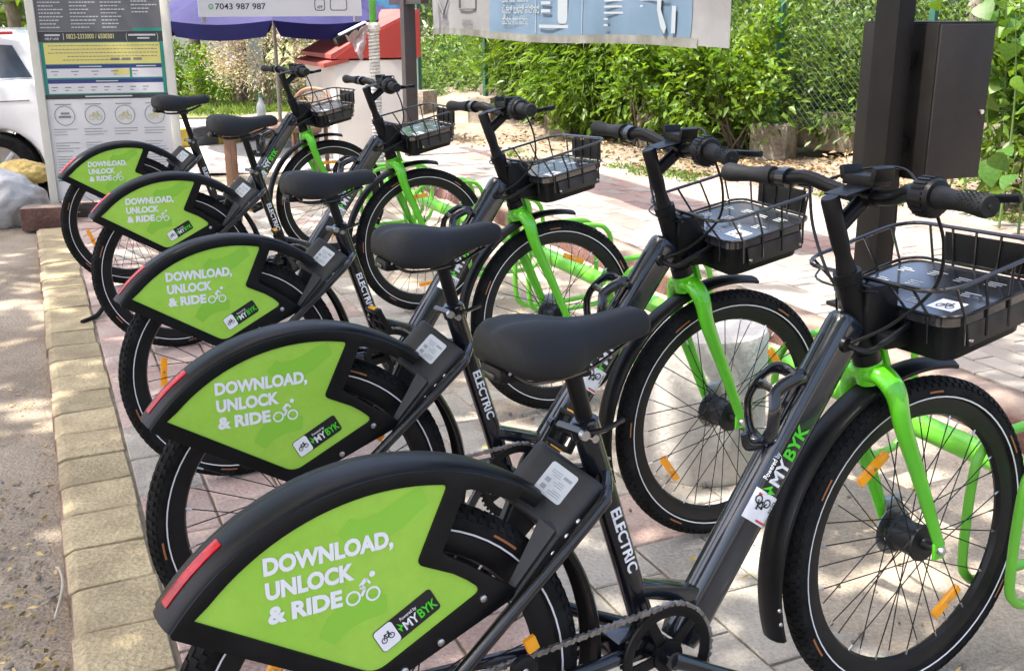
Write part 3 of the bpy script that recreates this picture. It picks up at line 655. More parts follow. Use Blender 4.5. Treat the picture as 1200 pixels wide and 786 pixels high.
BIKES = [  # x, y, yaw, lean, saddle dz, steer, crank, front wheel turn, rear wheel turn
    (-.1859, 1.4105, 28.72, 3.81, -.018, -3.5, -28, 0, 20, 'hire bicycle parked last in the row, beside the dark cabinet post'),
    (-.4570, 2.1615, 27.37, 1.60, -.011, -6.0, 60, 91, 100, 'hire bicycle whose front wheel stands against the whitewashed concrete cylinder'),
    (-.8440, 3.1022, 29.28, 4.50, -.027, -4.2, 116, -56, 50, 'middle bicycle of the five in the row, upright pedal beside its seat tube lettering'),
    (-1.4416, 4.4630, 29.23, 0.33, .026, -2.0, 118, -30, 130, 'hire bicycle with high saddle and white rope pole behind its handlebar'),
    (-2.0306, 5.5979, 33.12, 1.02, .030, -1.0, 20, -34, 75, 'hire bicycle with high saddle standing directly in front of the information board'),
]
def place_bikes():
    root, P = make_bike()
    names = {k: v for k, v in P.items()}
    kids = list(root.children); idx = {k: kids.index(v) for k, v in names.items() if v in kids}
    # placing copies first keeps the source untouched
    roots = [root] + [copy_tree(root) for _ in BIKES[1:]]
    for rt, (x, y, yaw, lean, sdz, steer, crank, fw, rw, lab) in zip(roots, BIKES):
        rt['label'] = lab; rt.location = (x, y, .0)
        rt.matrix_world = Matrix.Translation((x, y, 0)) @ Matrix.Rotation(R(yaw), 4, 'Z') @ Matrix.Rotation(-R(lean), 4, 'X')
        ch = None
        for c in rt.children:
            nm = c.name.split('.')[0]
            if nm in ('handlebar', 'basket'):
                c.rotation_mode = 'QUATERNION'; c.rotation_quaternion = Quaternion(AXD, R(steer))
            elif nm == 'saddle': c.location = Vector((-.29, 0, 1)) * sdz
            elif nm == 'crankset': c.rotation_euler = (0, R(-crank), 0)
            elif nm == 'front_wheel': c.rotation_euler = (0, R(-fw), 0)
            elif nm == 'rear_wheel': c.rotation_euler = (0, R(-rw), 0)
    return roots

# ------------------------------------------------------------------ ground and paving
def sheet(name, pts, z, m, parent=None, kind='structure'):
    mb = MB(); mb.add([(p[0], p[1], z) for p in pts], [tuple(range(len(pts)))]); o = mb.build(name, m, parent, smooth=0)
    if kind and parent is None: o['kind'] = kind
    return o
def srect(a0, a1, c0, c1): return [S(a0, c0), S(a0, c1), S(a1, c1), S(a1, c0)]
def fnoise(x, y, seed=0, sc=1.0):
    x = x * sc + seed * 13.7; y = y * sc + seed * 7.3
    return (np.sin(x * 1.7 + np.sin(y * 1.3) * 1.9) + np.sin(y * 2.1 + np.sin(x * .9) * 1.7) + .5 * np.sin(x * 4.3 + y * 3.1) + .4 * np.sin(y * 5.9 - x * 2.7 + 1) + .25 * np.sin(x * 9.7 - 4.1 * y)) / 3
def grid(name, a0, a1, c0, c1, na, nc, zf, m, kind='structure', smooth=True):
    a = np.linspace(a0, a1, na); c = np.linspace(c0, c1, nc); A, C = np.meshgrid(a, c, indexing='ij')
    Z = zf(A, C); X = CV.x * C + AV.x * A; Y = CV.y * C + AV.y * A
    V = np.stack([X, Y, Z], -1).reshape(-1, 3); i = np.arange(na * nc).reshape(na, nc)
    F = np.stack([i[:-1, :-1], i[:-1, 1:], i[1:, 1:], i[1:, :-1]], -1).reshape(-1, 4)
    o = link(name, npmesh(name, V, F, m, smooth)); o['kind'] = kind; return o

earth = mat('earth', (.20, .165, .13), .95, vscale=.6, col2=(.32, .27, .21), bump=.3, bscale=25, coords='World')
dirt = mat('dusty_road_edge', (.215, .17, .122), .95, vscale=1.6, col2=(.37, .31, .235), bump=1, bscale=90, coords='World', detail=9, grain=.35, gscale=110)
sand = mat('sandy_soil', (.31, .255, .195), .95, vscale=3.2, col2=(.43, .365, .285), bump=1, bscale=90, coords='World', detail=9, grain=.3, gscale=120)
joint = mat('joint_sand', (.22, .185, .145), .95, var=.3, vscale=10, coords='World')
tile_pink = per_object(mat('pink_tile', (.38, .265, .225), .8, vscale=4, col2=(.47, .37, .32), bump=.7, bscale=80, coords='World', detail=9, grain=.22, gscale=90), .14)
tile_grey = per_object(mat('grey_tile', (.34, .305, .255), .85, vscale=4, col2=(.45, .41, .35), bump=.7, bscale=80, coords='World', detail=9, grain=.22, gscale=90), .14)
kerbm = per_object(mat('yellowed_kerb', (.31, .245, .145), .85, vscale=7, col2=(.44, .36, .215), bump=.8, bscale=80, coords='World', detail=9, grain=.28, gscale=80), .16)
kerbm2 = mat('kerb_side_red', (.22, .135, .105), .9, var=.25, vscale=8, bump=.3, bscale=60, coords='World')
redk = mat('red_oxide_kerb', (.085, .036, .027), .9, vscale=5, col2=(.15, .08, .062), bump=1, bscale=35, coords='World', detail=9, grain=.3, gscale=60)
pav_pink = per_object(mat('pink_paver', (.235, .155, .135), .85, vscale=2, col2=(.30, .225, .195), bump=.2, bscale=50, coords='World'), .15)
pav_grey = per_object(mat('grey_paver', (.235, .21, .18), .85, vscale=2, col2=(.31, .28, .245), bump=.2, bscale=50, coords='World'), .15)

sheet('ground', [(-150, -60), (150, -60), (150, 240), (-150, 240)], -.14, earth)
# dusty verge left of the kerb
grid('verge', -3, 12, -14, -.055, 170, 150, lambda a, c: -.075 + .018 * fnoise(a, c, 1, 1.3) + .008 * fnoise(a, c, 2, 5) + .004 * fnoise(a, c, 5, 17) + np.where(c > -.6, .012 * (1 + c / .6) * np.clip(fnoise(a, c, 3, 2.2) + .3, -.5, 1), 0), dirt)
# kerb with its stones
kerb = struct(sheet('kerb', srect(-1, 8.0, -.05, .15), -.03, joint))
def stone_mesh(k, la, wc):
    rr = random.Random(k); mb = MB(); g = .0045
    a0, a1 = g, la - g; j = lambda s: rr.uniform(-s, s)
    P = [(-.068, -.10), (-.063, -.012), (-.035, 0), (.148, 0), (.148, -.10)]
    bm = bmesh.new(); A = [bm.verts.new((c + j(.002), a0 + j(.002), z + (j(.002) if z > -.05 else 0))) for c, z in P]; B = [bm.verts.new((c + j(.002), a1 + j(.002), z + (j(.002) if z > -.05 else 0))) for c, z in P]
    bm.faces.new(A); bm.faces.new(B[::-1])
    for i in range(5): bm.faces.new((A[i], B[i], B[(i + 1) % 5], A[(i + 1) % 5]))
    bmesh.ops.recalc_face_normals(bm, faces=bm.faces[:]); bmesh.ops.bevel(bm, geom=[e for e in bm.edges if e.calc_length() < .3], offset=.0028, segments=1, affect='EDGES'); mb.frombm(bm); me = mb.mesh('kerb_stone', kerbm, 0)
    me.materials.append(kerbm2)
    for p in me.polygons:
        if p.normal.x < -.6: p.material_index = 1
    return me
SM = [stone_mesh(k, .225, .2) for k in range(6)]
rr = random.Random(5); aa = .165; i = 0
while aa < 7.7:
    o = link('kerb_stone', SM[i % 6], kerb); o.matrix_world = SITE @ Matrix.Translation((rr.uniform(-.004, .004), aa, rr.uniform(-.0025, .002))) @ Matrix.Rotation(rr.uniform(-.008, .008), 4, 'Z') @ Matrix.Rotation(rr.uniform(-.012, .012), 4, 'Y'); aa += .225; i += 1
# lower pavement tiles
pave = struct(sheet('pavement', srect(-1, 9.9, .135, 2.84), -.010, joint))
def slab(name, la, wc, th, m, k, g=.004, b=.004):
    rr = random.Random(k); bm = bmesh.new(); bmesh.ops.create_cube(bm, size=1); bmesh.ops.scale(bm, vec=(wc - 2 * g, la - 2 * g, th), verts=bm.verts); bmesh.ops.translate(bm, vec=(0, 0, -th / 2), verts=bm.verts)
    for v in bm.verts: v.co.x += rr.uniform(-.0015, .0015); v.co.y += rr.uniform(-.0015, .0015); v.co.z += rr.uniform(-.001, .001) if v.co.z > -.01 else 0
    bmesh.ops.bevel(bm, geom=[e for e in bm.edges if e.verts[0].co.z > -th / 2 and e.verts[1].co.z > -th / 2], offset=b, segments=1, affect='EDGES')
    return MB().frombm(bm).mesh(name, m, 30)
TP = [slab('tile', .30, .20, .03, tile_pink, k) for k in range(4)]; TG = [slab('tile', .30, .20, .03, tile_grey, k) for k in range(4)]
rr = random.Random(8); cand = []
for i in range(14):
    c = .155 + .1 + i * .2
    if c + .1 > 2.85: break
    for j in range(-3, 34):
        a = .6 + (j + (.5 if i % 2 else 0)) * .30
        if a < .4 or a > 9.4: continue
        cand.append((a, c, i))
vis = [t for t in cand if S(t[0], t[1]).y > 1.25]; vis.sort(key=lambda t: S(t[0], t[1]).length)
near, far = vis[:300], vis[300:]
for a, c, i in near:
    pk = (i < 4 and rr.random() < .85) or rr.random() < .06
    o = link('tile', rr.choice(TP if pk else TG), pave); o.matrix_world = SITE @ Matrix.Translation((c, a, rr.uniform(-.004, .001))) @ Matrix.Rotation(rr.uniform(-.008, .008), 4, 'X') @ Matrix.Rotation(rr.uniform(-.006, .006), 4, 'Z')
if far:
    mb = MB(); mp = MB()
    for a, c, i in far: (mp if i < 4 else mb).bbox((c, a, -.016 + rr.uniform(-.003, .001)), (.192, .292, .03), .004, SITE, seg=1)
    if mb.v: mb.build('tile', tile_grey, pave, smooth=30, kind='stuff')
    if mp.v: mp.build('tile', tile_pink, pave, smooth=30, kind='stuff')
# blown sand lying over the tiles towards the red kerb
grid('sand_drift', .3, 9.6, .9, 2.86, 150, 60, lambda a, c: -.010 + .017 * np.clip((c - 1.25) / .8, -1, 1) + .010 * fnoise(a, c, 4, 1.6) + .005 * fnoise(a, c, 6, 6) + .012 * np.clip((c - 2.5) / .3, 0, 1), sand)
# upward faces of the red kerb paler: dust, with the lit top painted in
_t = redk.node_tree; _N = _t.nodes; _p = _N['Principled BSDF']; _g = _N.new('ShaderNodeNewGeometry'); _sx = _N.new('ShaderNodeSeparateXYZ'); _mr = _N.new('ShaderNodeMapRange'); _mx = _N.new('ShaderNodeMixRGB')
_mr.inputs['From Min'].default_value = .72; _mr.inputs['From Max'].default_value = .98; _mr.inputs['To Max'].default_value = .8; _mx.inputs[2].default_value = (.30, .235, .19, 1)
_t.links.new(_g.outputs['Normal'], _sx.inputs[0]); _t.links.new(_sx.outputs['Z'], _mr.inputs['Value']); _t.links.new(_mr.outputs[0], _mx.inputs[0]); _t.links.new(_p.inputs['Base Color'].links[0].from_socket, _mx.inputs[1]); _t.links.new(_mx.outputs[0], _p.inputs['Base Color'])
# red kerb edging the raised pavement
na, K = 90, [(2.80, -.05), (2.815, .03), (2.83, .085), (2.87, .118), (2.94, .128), (3.02, .122), (3.04, .09)]
V = []; rg = np.random.default_rng(2)
for i in range(na):
    a = .2 + 9.2 * i / (na - 1)
    for k, (c, z) in enumerate(K):
        V.append(S(a + rg.normal() * .004, c + (.016 * float(fnoise(np.array(a), np.array(z * 9.), 7, 3)) + rg.normal() * .005 if k < 6 else 0), z + (.010 * float(fnoise(np.array(a), np.array(c * 3), 8, 4)) + rg.normal() * .003 if k > 1 and k < 6 else 0)))
V = np.array([tuple(v) for v in V]); I = np.arange(na * 7).reshape(na, 7)
F = np.stack([I[:-1, :-1], I[:-1, 1:], I[1:, 1:], I[1:, :-1]], -1).reshape(-1, 4)
rk = link('red_kerb', npmesh('red_kerb', V, F, redk, True)); rk['kind'] = 'structure'
# raised pavement with pavers; its far edge runs obliquely to the hedge
E0, E1 = Vector((2.39, 7.39, 0)), Vector((-.32, 10.43, 0)); ED = (E1 - E0).normalized(); EN = Vector((ED.y, -ED.x, 0))    # EN points to the hedge
if EN.x < 0: EN = -EN
upper = struct(sheet('raised_pavement', srect(-3, 12.5, 3.03, 13), .100, joint))
PP = [slab('paver', .22, .11, .03, pav_pink, k, .003, .003) for k in range(3)]; PG = [slab('paver', .22, .11, .03, pav_grey, k, .003, .003) for k in range(3)]
rr = random.Random(12); cand = []
for i in range(60):
    c = 3.10 + i * .11
    for j in range(50):
        a = -.5 + (j + (.5 if i % 2 else 0)) * .22
        p = S(a, c); e = (p - E0).dot(EN)
        if e > .35 + .15 * math.sin(a * 3): continue
        if p.y < 2.6 or abs(p.x / p.y) > .56: continue
        cand.append((a, c, p.length, math.sin(c * 5.2) + .5 * math.sin(a * 2.1) > .1))
cand.sort(key=lambda t: t[2])
for a, c, _, pk in cand[:300]:
    o = link('paver', rr.choice(PP if (pk and rr.random() < .8) or rr.random() < .15 else PG), upper); o.matrix_world = SITE @ Matrix.Translation((c, a, .121 + rr.uniform(-.004, .002))) @ Matrix.Rotation(rr.uniform(-.012, .012), 4, 'X')
m1, m2 = MB(), MB()
for a, c, _, pk in cand[300:]:
    (m1 if (pk and rr.random() < .8) or rr.random() < .15 else m2).bbox((c, a, .106 + rr.uniform(-.004, .002)), (.104, .214, .03), .003, SITE, seg=1)
m1.build('paver', pav_pink, upper, smooth=30, kind='stuff', fix=False); m2.build('paver', pav_grey, upper, smooth=30, kind='stuff', fix=False)
# soil bank under the hedge
def hp(t, n_, z=0): p = E0 + ED * t + EN * n_; return Vector((p.x, p.y, z))      # hedge frame: t along, n_ behind the paving edge
nt_, nn_ = 120, 60; T_, N_ = np.meshgrid(np.linspace(-7, 9, nt_), np.linspace(-.35, 14, nn_) ** 1.0, indexing='ij')
Zb = .112 + .03 * fnoise(T_, N_, 3, 1.4) + .012 * fnoise(T_, N_, 5, 5) + np.clip(N_ - 1.5, 0, 1.6) * .13 - np.where(N_ < -.1, .03, 0) + np.where(T_ < .9, .13 * np.exp(-((N_ - 1.3) / .5) ** 2), 0)
V = np.stack([E0.x + ED.x * T_ + EN.x * N_, E0.y + ED.y * T_ + EN.y * N_, Zb], -1).reshape(-1, 3); I = np.arange(nt_ * nn_).reshape(nt_, nn_)
F = np.stack([I[:-1, :-1], I[:-1, 1:], I[1:, 1:], I[1:, :-1]], -1).reshape(-1, 4)
soil = mat('hedge_soil', (.19, .15, .11), .95, vscale=3, col2=(.29, .24, .18), grain=.3, gscale=40, bump=1, bscale=40, coords='World', detail=9)
sb = link('soil_bank', npmesh('soil_bank', V, F, soil, True)); sb['kind'] = 'structure'
# pale road and grass beyond the kiosk
sheet('road', [(-30, 9.6), (-1.2, 9.9), (-.6, 12.2), (-1.0, 15.4), (-30, 16.2)], -.02, mat('pale_concrete_road', (.40, .385, .36), .9, vscale=.8, col2=(.50, .48, .45), bump=.2, bscale=40, coords='World'))
grassm = mat('grass_blades', (.085, .16, .025), .7, vscale=1.2, col2=(.17, .25, .05), trans=.35, island=.35, coords='World')
gz = lambda x, y: .02 + .03 * (y - 15.3)
V = []; 
sheet('grass_verge', [(-40, 15.9), (-.4, 15.1), (14, 15.0), (14, 60), (-40, 60)], .0, mat('grass_soil', (.12, .14, .045), .95, vscale=2, col2=(.2, .2, .09), coords='World'))
def grass(name, label, area, n, h):
    X, Y, Z = area(n); P = np.stack([X, Y, Z], 1); D = rng.normal(size=(n, 3)) * .45; D[:, 2] = 1
    V, F = leaves(P, D, rng.uniform(h * .5, h * 1.3, n), rng.uniform(.006, .016, n) * (1 + h), .1, .3)
    o = link(name, npmesh(name, V, F, grassm)); o['kind'] = 'stuff'; return tag(o, label, 'grass')
def ga(n): y = 15.4 + 9 * rng.random(n) ** 1.5; x = rng.uniform(-8, 1, n); return x, y, y * 0
grass('grass', 'sunlit green grass along the far side of the pale road', ga, 16000, .16)
def gb(n):
    t = rng.uniform(-3, 3.6, n); nn = rng.normal(-.02, .12, n) + .05 * np.sin(t * 5); keep = fnoise(t, nn, 9, 2.2) > .08; t, nn = t[keep], nn[keep]
    return E0.x + ED.x * t + EN.x * nn, E0.y + ED.y * t + EN.y * nn, .125 + 0 * t
def gb2(n): 
    x, y, z = gb(n * 6); return x[:n], y[:n], z[:n]
grass('weeds', 'low green weeds along the edge of the raised pavement', gb2, 2600, .045)
# dry leaf litter
lit = mat('dry_leaf', (.15, .095, .05), .8, vscale=3, col2=(.31, .23, .13), trans=.1, island=.5, coords='World')
def litter(name, label, X, Y, Z, L, flat=.25, m=lit):
    n = len(X); D = rng.normal(size=(n, 3)); D[:, 2] *= flat; V, F = leaves(np.stack([X, Y, Z], 1), D, rng.uniform(L * .5, L * 1.3, n), rng.uniform(L * .25, L * .55, n), .2, .05)
    o = link(name, npmesh(name, V, F, m)); o['kind'] = 'stuff'; return tag(o, label, 'leaf litter')
n = 5500; t = rng.uniform(-4.5, 5, n); nn = np.abs(rng.normal(.75, .5, n)); k = rng.random(n) < .35 + .65 * (t < 2.2)
t, nn = t[k], nn[k]; z = .128 + np.clip(nn - 1.5, 0, 1.6) * .13 + np.where(t < .9, .13 * np.exp(-((nn - 1.3) / .5) ** 2), 0) + rng.uniform(0, .03, len(t))
litter('leaf_litter', 'brown dry leaves heaped below the hedge', E0.x + ED.x * t + EN.x * nn, E0.y + ED.y * t + EN.y * nn, z, .062)
n = 700; a = np.where(rng.random(n) < .7, rng.normal(2.2, .28, n), rng.uniform(1.5, 4.6, n)); c = -.09 - np.abs(rng.normal(0, .26, n)); 
litter('fallen_leaves', 'scattered dry leaves and chips on the dusty verge by the kerb', CV.x * c + AV.x * a, CV.y * c + AV.y * a, -.058 + 0 * a + rng.uniform(-.004, .006, n), .026, .10, mat('straw_leaf', (.34, .24, .09), .75, vscale=3, col2=(.46, .35, .14), island=.5, coords='World'))
n = 140; a = rng.uniform(.5, 5, n); c = rng.uniform(1.2, 2.75, n)
litter('yellow_leaves', 'small yellow fallen leaves on the sand around the bicycle rack', CV.x * c + AV.x * a, CV.y * c + AV.y * a, .012 + .012 * rng.random(n), .028, .12, mat('yellow_leaf', (.5, .34, .04), .7, vscale=3, col2=(.42, .30, .12), island=.35, coords='World'))
# pebbles on the verge
mb = MB(); rr = random.Random(4)
for k in range(700):
    a = rr.uniform(1.4, 3.6); c = -.10 - abs(rr.gauss(0, .25)); s = rr.uniform(.002, .007) * (2.2 if rr.random() < .05 else 1)
    bm = bmesh.new(); bmesh.ops.create_icosphere(bm, subdivisions=1, radius=s)
    for v in bm.verts: v.co *= rr.uniform(.75, 1.2); v.co.z *= .6
    p = S(a, c, -.062); mb.frombm(bm, Matrix.Translation(p))
for k in range(160):
    a = rr.uniform(.9, 4); c = rr.uniform(1.4, 2.75); s = rr.uniform(.003, .008)
    bm = bmesh.new(); bmesh.ops.create_icosphere(bm, subdivisions=1, radius=s)
    for v in bm.verts: v.co *= rr.uniform(.75, 1.2)
    mb.frombm(bm, Matrix.Translation(S(a, c, .008)))
o = mb.build('pebbles', mat('pebble', (.21, .185, .155), .9, var=.4, vscale=6, coords='World'), smooth=0, fix=False, kind='stuff'); tag(o, 'small grey pebbles scattered on the dusty ground', 'pebbles')

# ------------------------------------------------------------------ bicycles and rack
place_bikes()
rackm = mat('rack_green', (.13, .47, .03), .35, var=.12, vscale=4, coat=.3, coords='World')
rack = thing('bicycle_rack', 'lime green tubular bicycle rack bar with paired wheel hoops behind the front wheels', 'bike rack', tuple(S(1.0, 2.10, 0)))
def rk_build(mb, nm, m=rackm): mb.v = [tuple(Vector(v) - rack.location) for v in mb.v]; return mb.build(nm, m, rack)
mb = MB(); mb.tube([S(.5, 2.10, .315), S(7.4, 2.10, .315)], .033, 18); rk_build(mb, 'main_tube')
for a in (.62, 3.75, 7.2):
    mb = MB(); mb.tube([S(a, 2.10, .30), S(a, 2.10, .012)], .024, 12); mb.bbox(S(a, 2.10, .011), (.12, .12, .008), .002); rk_build(mb, 'rack_foot')
YAW = [R(b[2]) for b in BIKES]
def hoops(x, y, yaw, off=.06):
    d = Vector((math.cos(yaw), math.sin(yaw), 0)); l = Vector((-d.y, d.x, 0)); o = Vector((x, y, 0))
    for s in (-1, 1):
        q = [(1.36, .235), (1.36, .42), (1.385, .485), (1.45, .51), (1.68, .51), (1.75, .48), (1.775, .41), (1.775, .24), (1.745, .18), (1.68, .155), (1.45, .155), (1.385, .175)]
        pts = [o + d * u + l * (s * off) + Vector((0, 0, z)) for u, z in q]
        mb = MB(); mb.tube(smooth_path(pts, 5, True), .011, 10, closed=True); rk_build(mb, 'wheel_hoop')
for b, yw in zip(BIKES, YAW): hoops(b[0] + .02, b[1], yw)
for t in ((2, 3, .5), (3, 4, .5)):
    b, e = BIKES[t[0]], BIKES[t[1]]; hoops((b[0] + e[0]) / 2, (b[1] + e[1]) / 2, R(29))
# whitewashed concrete cylinder
cc = S(2.66, 1.84); mb = MB(); pr = [(.0, .0001), (0, .195), (.02, .2), (.44, .193), (.455, .186), (.46, .17), (.46, .0001)]
mb.lathe(pr, (0, 0, 0), 40, 'z', close=False)
o = mb.build('concrete_bollard', mat('whitewashed_concrete', (.46, .43, .38), .85, vscale=5, col2=(.60, .57, .52), bump=.5, bscale=50, detail=9, grain=.12, gscale=60), loc=cc); tag(o, 'squat whitewashed concrete cylinder standing behind a front wheel', 'bollard')

# ------------------------------------------------------------------ station posts, cabinet, banner, sign
SROT = math.atan2(CV.y, CV.x)                       # local x = c, local y = a
postm = mat('dark_post_paint', (.006, .0055, .0055), .5, var=.25, vscale=5, bump=.05, bscale=200, rvar=.1, spec=.2)
cabm = mat('cabinet_brown_black', (.009, .0078, .0072), .5, var=.25, vscale=4, bump=.05, bscale=150, spec=.25, grain=.2, gscale=60)
pt = thing('shelter_post', 'thick near-black steel post carrying the dark cabinet', 'post', tuple(S(3.542, 3.30, .12)), SROT)
mb = MB(); mb.bbox((-.006, -.012, 1.25), (.088, .135, 2.5), .005); mb.build('column', postm, pt)
mb = MB(); mb.bbox((0, 0, .008), (.22, .28, .016), .003); mb.build('base_plate', postm, pt)
mb = MB(); mb.tube([(.075, -.03, .02), (.08, -.03, .4), (.10, .0, .62)], .012, 8); mb.build('conduit', postm, pt)
cb = thing('cabinet', 'tall dark brown equipment cabinet fixed behind the steel post', 'cabinet', tuple(S(3.39, 3.40, .12)), SROT)
mb = MB(); mb.lathe([(-.022, .0001), (-.022, .010), (0, .012)], (.27, .0, .86), 12, close=False); mb.build('lock_knob', steel, cb)
mb = MB(); mb.bbox((.155, .22, .90), (.31, .44, .64), .006); mb.build('housing', cabm, cb)
mb = MB(); mb.bbox((.155, -.004, .90), (.296, .010, .63), .002); mb.build('sheen_panel', mat('cabinet_front_sheen', (.021, .018, .0165), .55, var=.2, vscale=4, spec=.3, grain=.15, gscale=60), cb)  # added plate; its lighter brown stands for reflected ground and sky light
mb = MB(); mb.bbox((.316, .22, 1.03), (.012, .41, .36), .003); mb.build('door', cabm, cb)
mb = MB(); mb.bbox((.316, .22, .715), (.010, .41, .24), .003); mb.build('side_panel', postm, cb)
mb = MB(); mb.bbox((.165, .22, 1.223), (.32, .43, .006), .002); mb.build('lid', cabm, cb)
for z in (.72, 1.08): mb = MB(); mb.bbox((-.026, .15, z), (.046, .10, .06), .003); mb.build('mounting_bracket', postm, cb)
p2 = thing('shelter_post', 'dark brown steel post with crossbar beside the white kiosk', 'post', tuple(S(9.5, 3.2, 0)), SROT)
mb = MB(); mb.bbox((0, 0, 1.25), (.11, .11, 2.5), .005); mb.build('column', mat('dark_brown_post', (.035, .028, .028), .5, var=.2, vscale=5), p2)
mb = MB(); mb.bbox((.0, -.02, 1.50), (.07, .9, .07), .004); mb.build('crossbar', MATS['dark_brown_post'], p2)
mb = MB(); mb.bbox((0, 0, .006), (.24, .24, .012), .003); mb.build('base_plate', postm, p2)
# banner along the post line
bn = thing('banner', 'weathered blue and grey printed banner hanging between the shelter posts', 'banner', tuple(S(8.84, 3.2, 0)), SROT - R(90))   # local x runs towards the camera
BL = 4.28
nx, nz = 90, 14; X = np.linspace(0, BL, nx); Zs = np.linspace(1.215, 2.2, nz); XX, ZZ = np.meshgrid(X, Zs, indexing='ij')
low = (2.2 - ZZ) / .985; YY = .015 * fnoise(XX, ZZ * 2, 3, 1.3) * low + .012 * np.sin(XX * 9) * low ** 3
ZZ2 = ZZ + .012 * low * np.sin(XX * 2.1 + .5) - .01 * low * (XX / BL)
def bsheet(nm, x0, x1, z0, z1, m, dy, par, n1=24, n2=8):
    a, b = np.meshgrid(np.linspace(x0, x1, n1), np.linspace(z0, z1, n2), indexing='ij'); l = (2.2 - b) / .985
    y = .015 * fnoise(a, b * 2, 3, 1.3) * l + .012 * np.sin(a * 9) * l ** 3 - dy; zz = b + .012 * l * np.sin(a * 2.1 + .5) - .01 * l * (a / BL)
    V = np.stack([a, y, zz], -1).reshape(-1, 3); I = np.arange(n1 * n2).reshape(n1, n2); F = np.stack([I[:-1, :-1], I[:-1, 1:], I[1:, 1:], I[1:, :-1]], -1).reshape(-1, 4)
    return link(nm, npmesh(nm, V, F, m, True), par)
vgrey = mat('banner_grey', (.15, .15, .155), .6, vscale=3, col2=(.20, .20, .205)); vblue = mat('banner_blue', (.072, .122, .18), .6, vscale=2, col2=(.10, .155, .22))
vdirty = mat('banner_hem', (.10, .10, .085), .75, vscale=6, col2=(.19, .19, .18), detail=9)
bsheet('banner_sheet', 0, BL, 1.225, 2.2, vgrey, 0, bn, 110, 14)
bsheet('banner_panel', 1.28, BL - .32, 1.262, 2.19, vblue, .003, bn, 70, 12)
bsheet('banner_hem', 0, BL - .25, 1.212, 1.262, vdirty, .004, bn, 80, 3)
Mb = lambda x, z, dy=.012: on_plane((x, -dy, z), (1, 0, 0), (0, 0, 1))
mb = MB()
for s, x, z, wd, sz in (('REFUSE', .22, 1.30, .17, .05), ('CHOOSE', .70, 1.30, .2, .055)):
    vs, fs = text(s, sz, .02); mb.add(fit(vs, wd), fs, Mb(x, z))
mb.add([(.2, 1.40, 0), (.34, 1.36, 0), (.36, 1.375, 0), (.24, 1.44, 0)], [(0, 1, 2, 3)], on_plane((0, -.012, 0), (1, 0, 0), (0, 0, 1)))
for P_ in (((.66, 1.42), (1.0, 1.42)), ((.66, 1.42), (.66, 1.7)), ((1.0, 1.42), (1.0, 1.7)), ((.18, 1.5), (.3, 1.38)), ((.42, 1.5), (.3, 1.38))):
    mb.tube([(P_[0][0], -.013, P_[0][1]), (P_[1][0], -.013, P_[1][1])], .006, 4)
mb.build('banner_lettering', mat('banner_dark_print', (.07, .07, .075), .6), bn, smooth=0, kind='stuff')
mb = MB(); rr = random.Random(2)
for row, s in enumerate(('ಕನ್ನಡ ನಾಡು', 'ಸೈಕಲ್ ಬಳಸಿ ಪರಿಸರ', 'ನಮ್ಮ ನಗರ ನಮ್ಮ')):
    vs, fs = text(s, .075, .005)
    if vs: mb.add(fit(vs, .62 if row == 1 else .45), fs, Mb(1.50, 1.46 - row * .075))
for x0, z0, L_ in [(2.15, 1.44, .14), (2.15, 1.39, .14)] + [(2.12, 1.292, .52)]:
    mb.add([(x0, z0, 0), (x0 + L_, z0, 0), (x0 + L_, z0 + .02, 0), (x0, z0 + .02, 0)], [(0, 1, 2, 3)], on_plane((0, -.012, 0), (1, 0, 0), (0, 0, 1)))
for k in range(5):
    z0 = 1.45 - k * .035; L_ = (.72, .45, .38, .05, .05)[k]; mb.add([(3.02, z0, 0), (3.02 + L_, z0, 0), (3.02 + L_, z0 + .012, 0), (3.02, z0 + .012, 0)], [(0, 1, 2, 3)], on_plane((0, -.012, 0), (1, 0, 0), (0, 0, 1)))
mb.add([(3.62, 1.40, 0), (3.66, 1.40, 0), (3.72, 1.31, 0), (3.70, 1.275, 0), (3.66, 1.31, 0)], [(0, 1, 2, 3, 4)], on_plane((0, -.012, 0), (1, 0, 0), (0, 0, 1)))
mb.add([(3.61, 1.7, 0), (3.68, 1.7, 0), (3.66, 1.40, 0), (3.62, 1.40, 0)], [(0, 1, 2, 3)], on_plane((0, -.0125, 0), (1, 0, 0), (0, 0, 1)))
mb.add([(3.77, 1.28, 0), (3.81, 1.28, 0), (3.81, 1.42, 0), (3.77, 1.42, 0)], [(0, 1, 2, 3)], on_plane((0, -.012, 0), (1, 0, 0), (0, 0, 1)))
mb.add([(x, z, 0) for x, z in rrect(2.40, 1.32, 2.54, 1.6, .04)], [tuple(range(24))], on_plane((0, -.012, 0), (1, 0, 0), (0, 0, 1)))
mb.add([(2.735, 1.26, 0), (2.742, 1.26, 0), (2.742, 2.15, 0), (2.735, 2.15, 0)], [(0, 1, 2, 3)], on_plane((0, -.012, 0), (1, 0, 0), (0, 0, 1)))
mb.add([(2.06, 1.26, 0), (2.066, 1.26, 0), (2.066, 2.15, 0), (2.06, 2.15, 0)], [(0, 1, 2, 3)], on_plane((0, -.012, 0), (1, 0, 0), (0, 0, 1)))
mb.build('banner_lettering', mat('banner_pale_print', (.24, .27, .30), .6), bn, smooth=0, kind='stuff')
mb = MB(); mb.tube([(-.05, 0, 2.2), (BL + 1.1, 0, 2.2)], .018, 8); mb.build('hanging_bar', postm, bn)
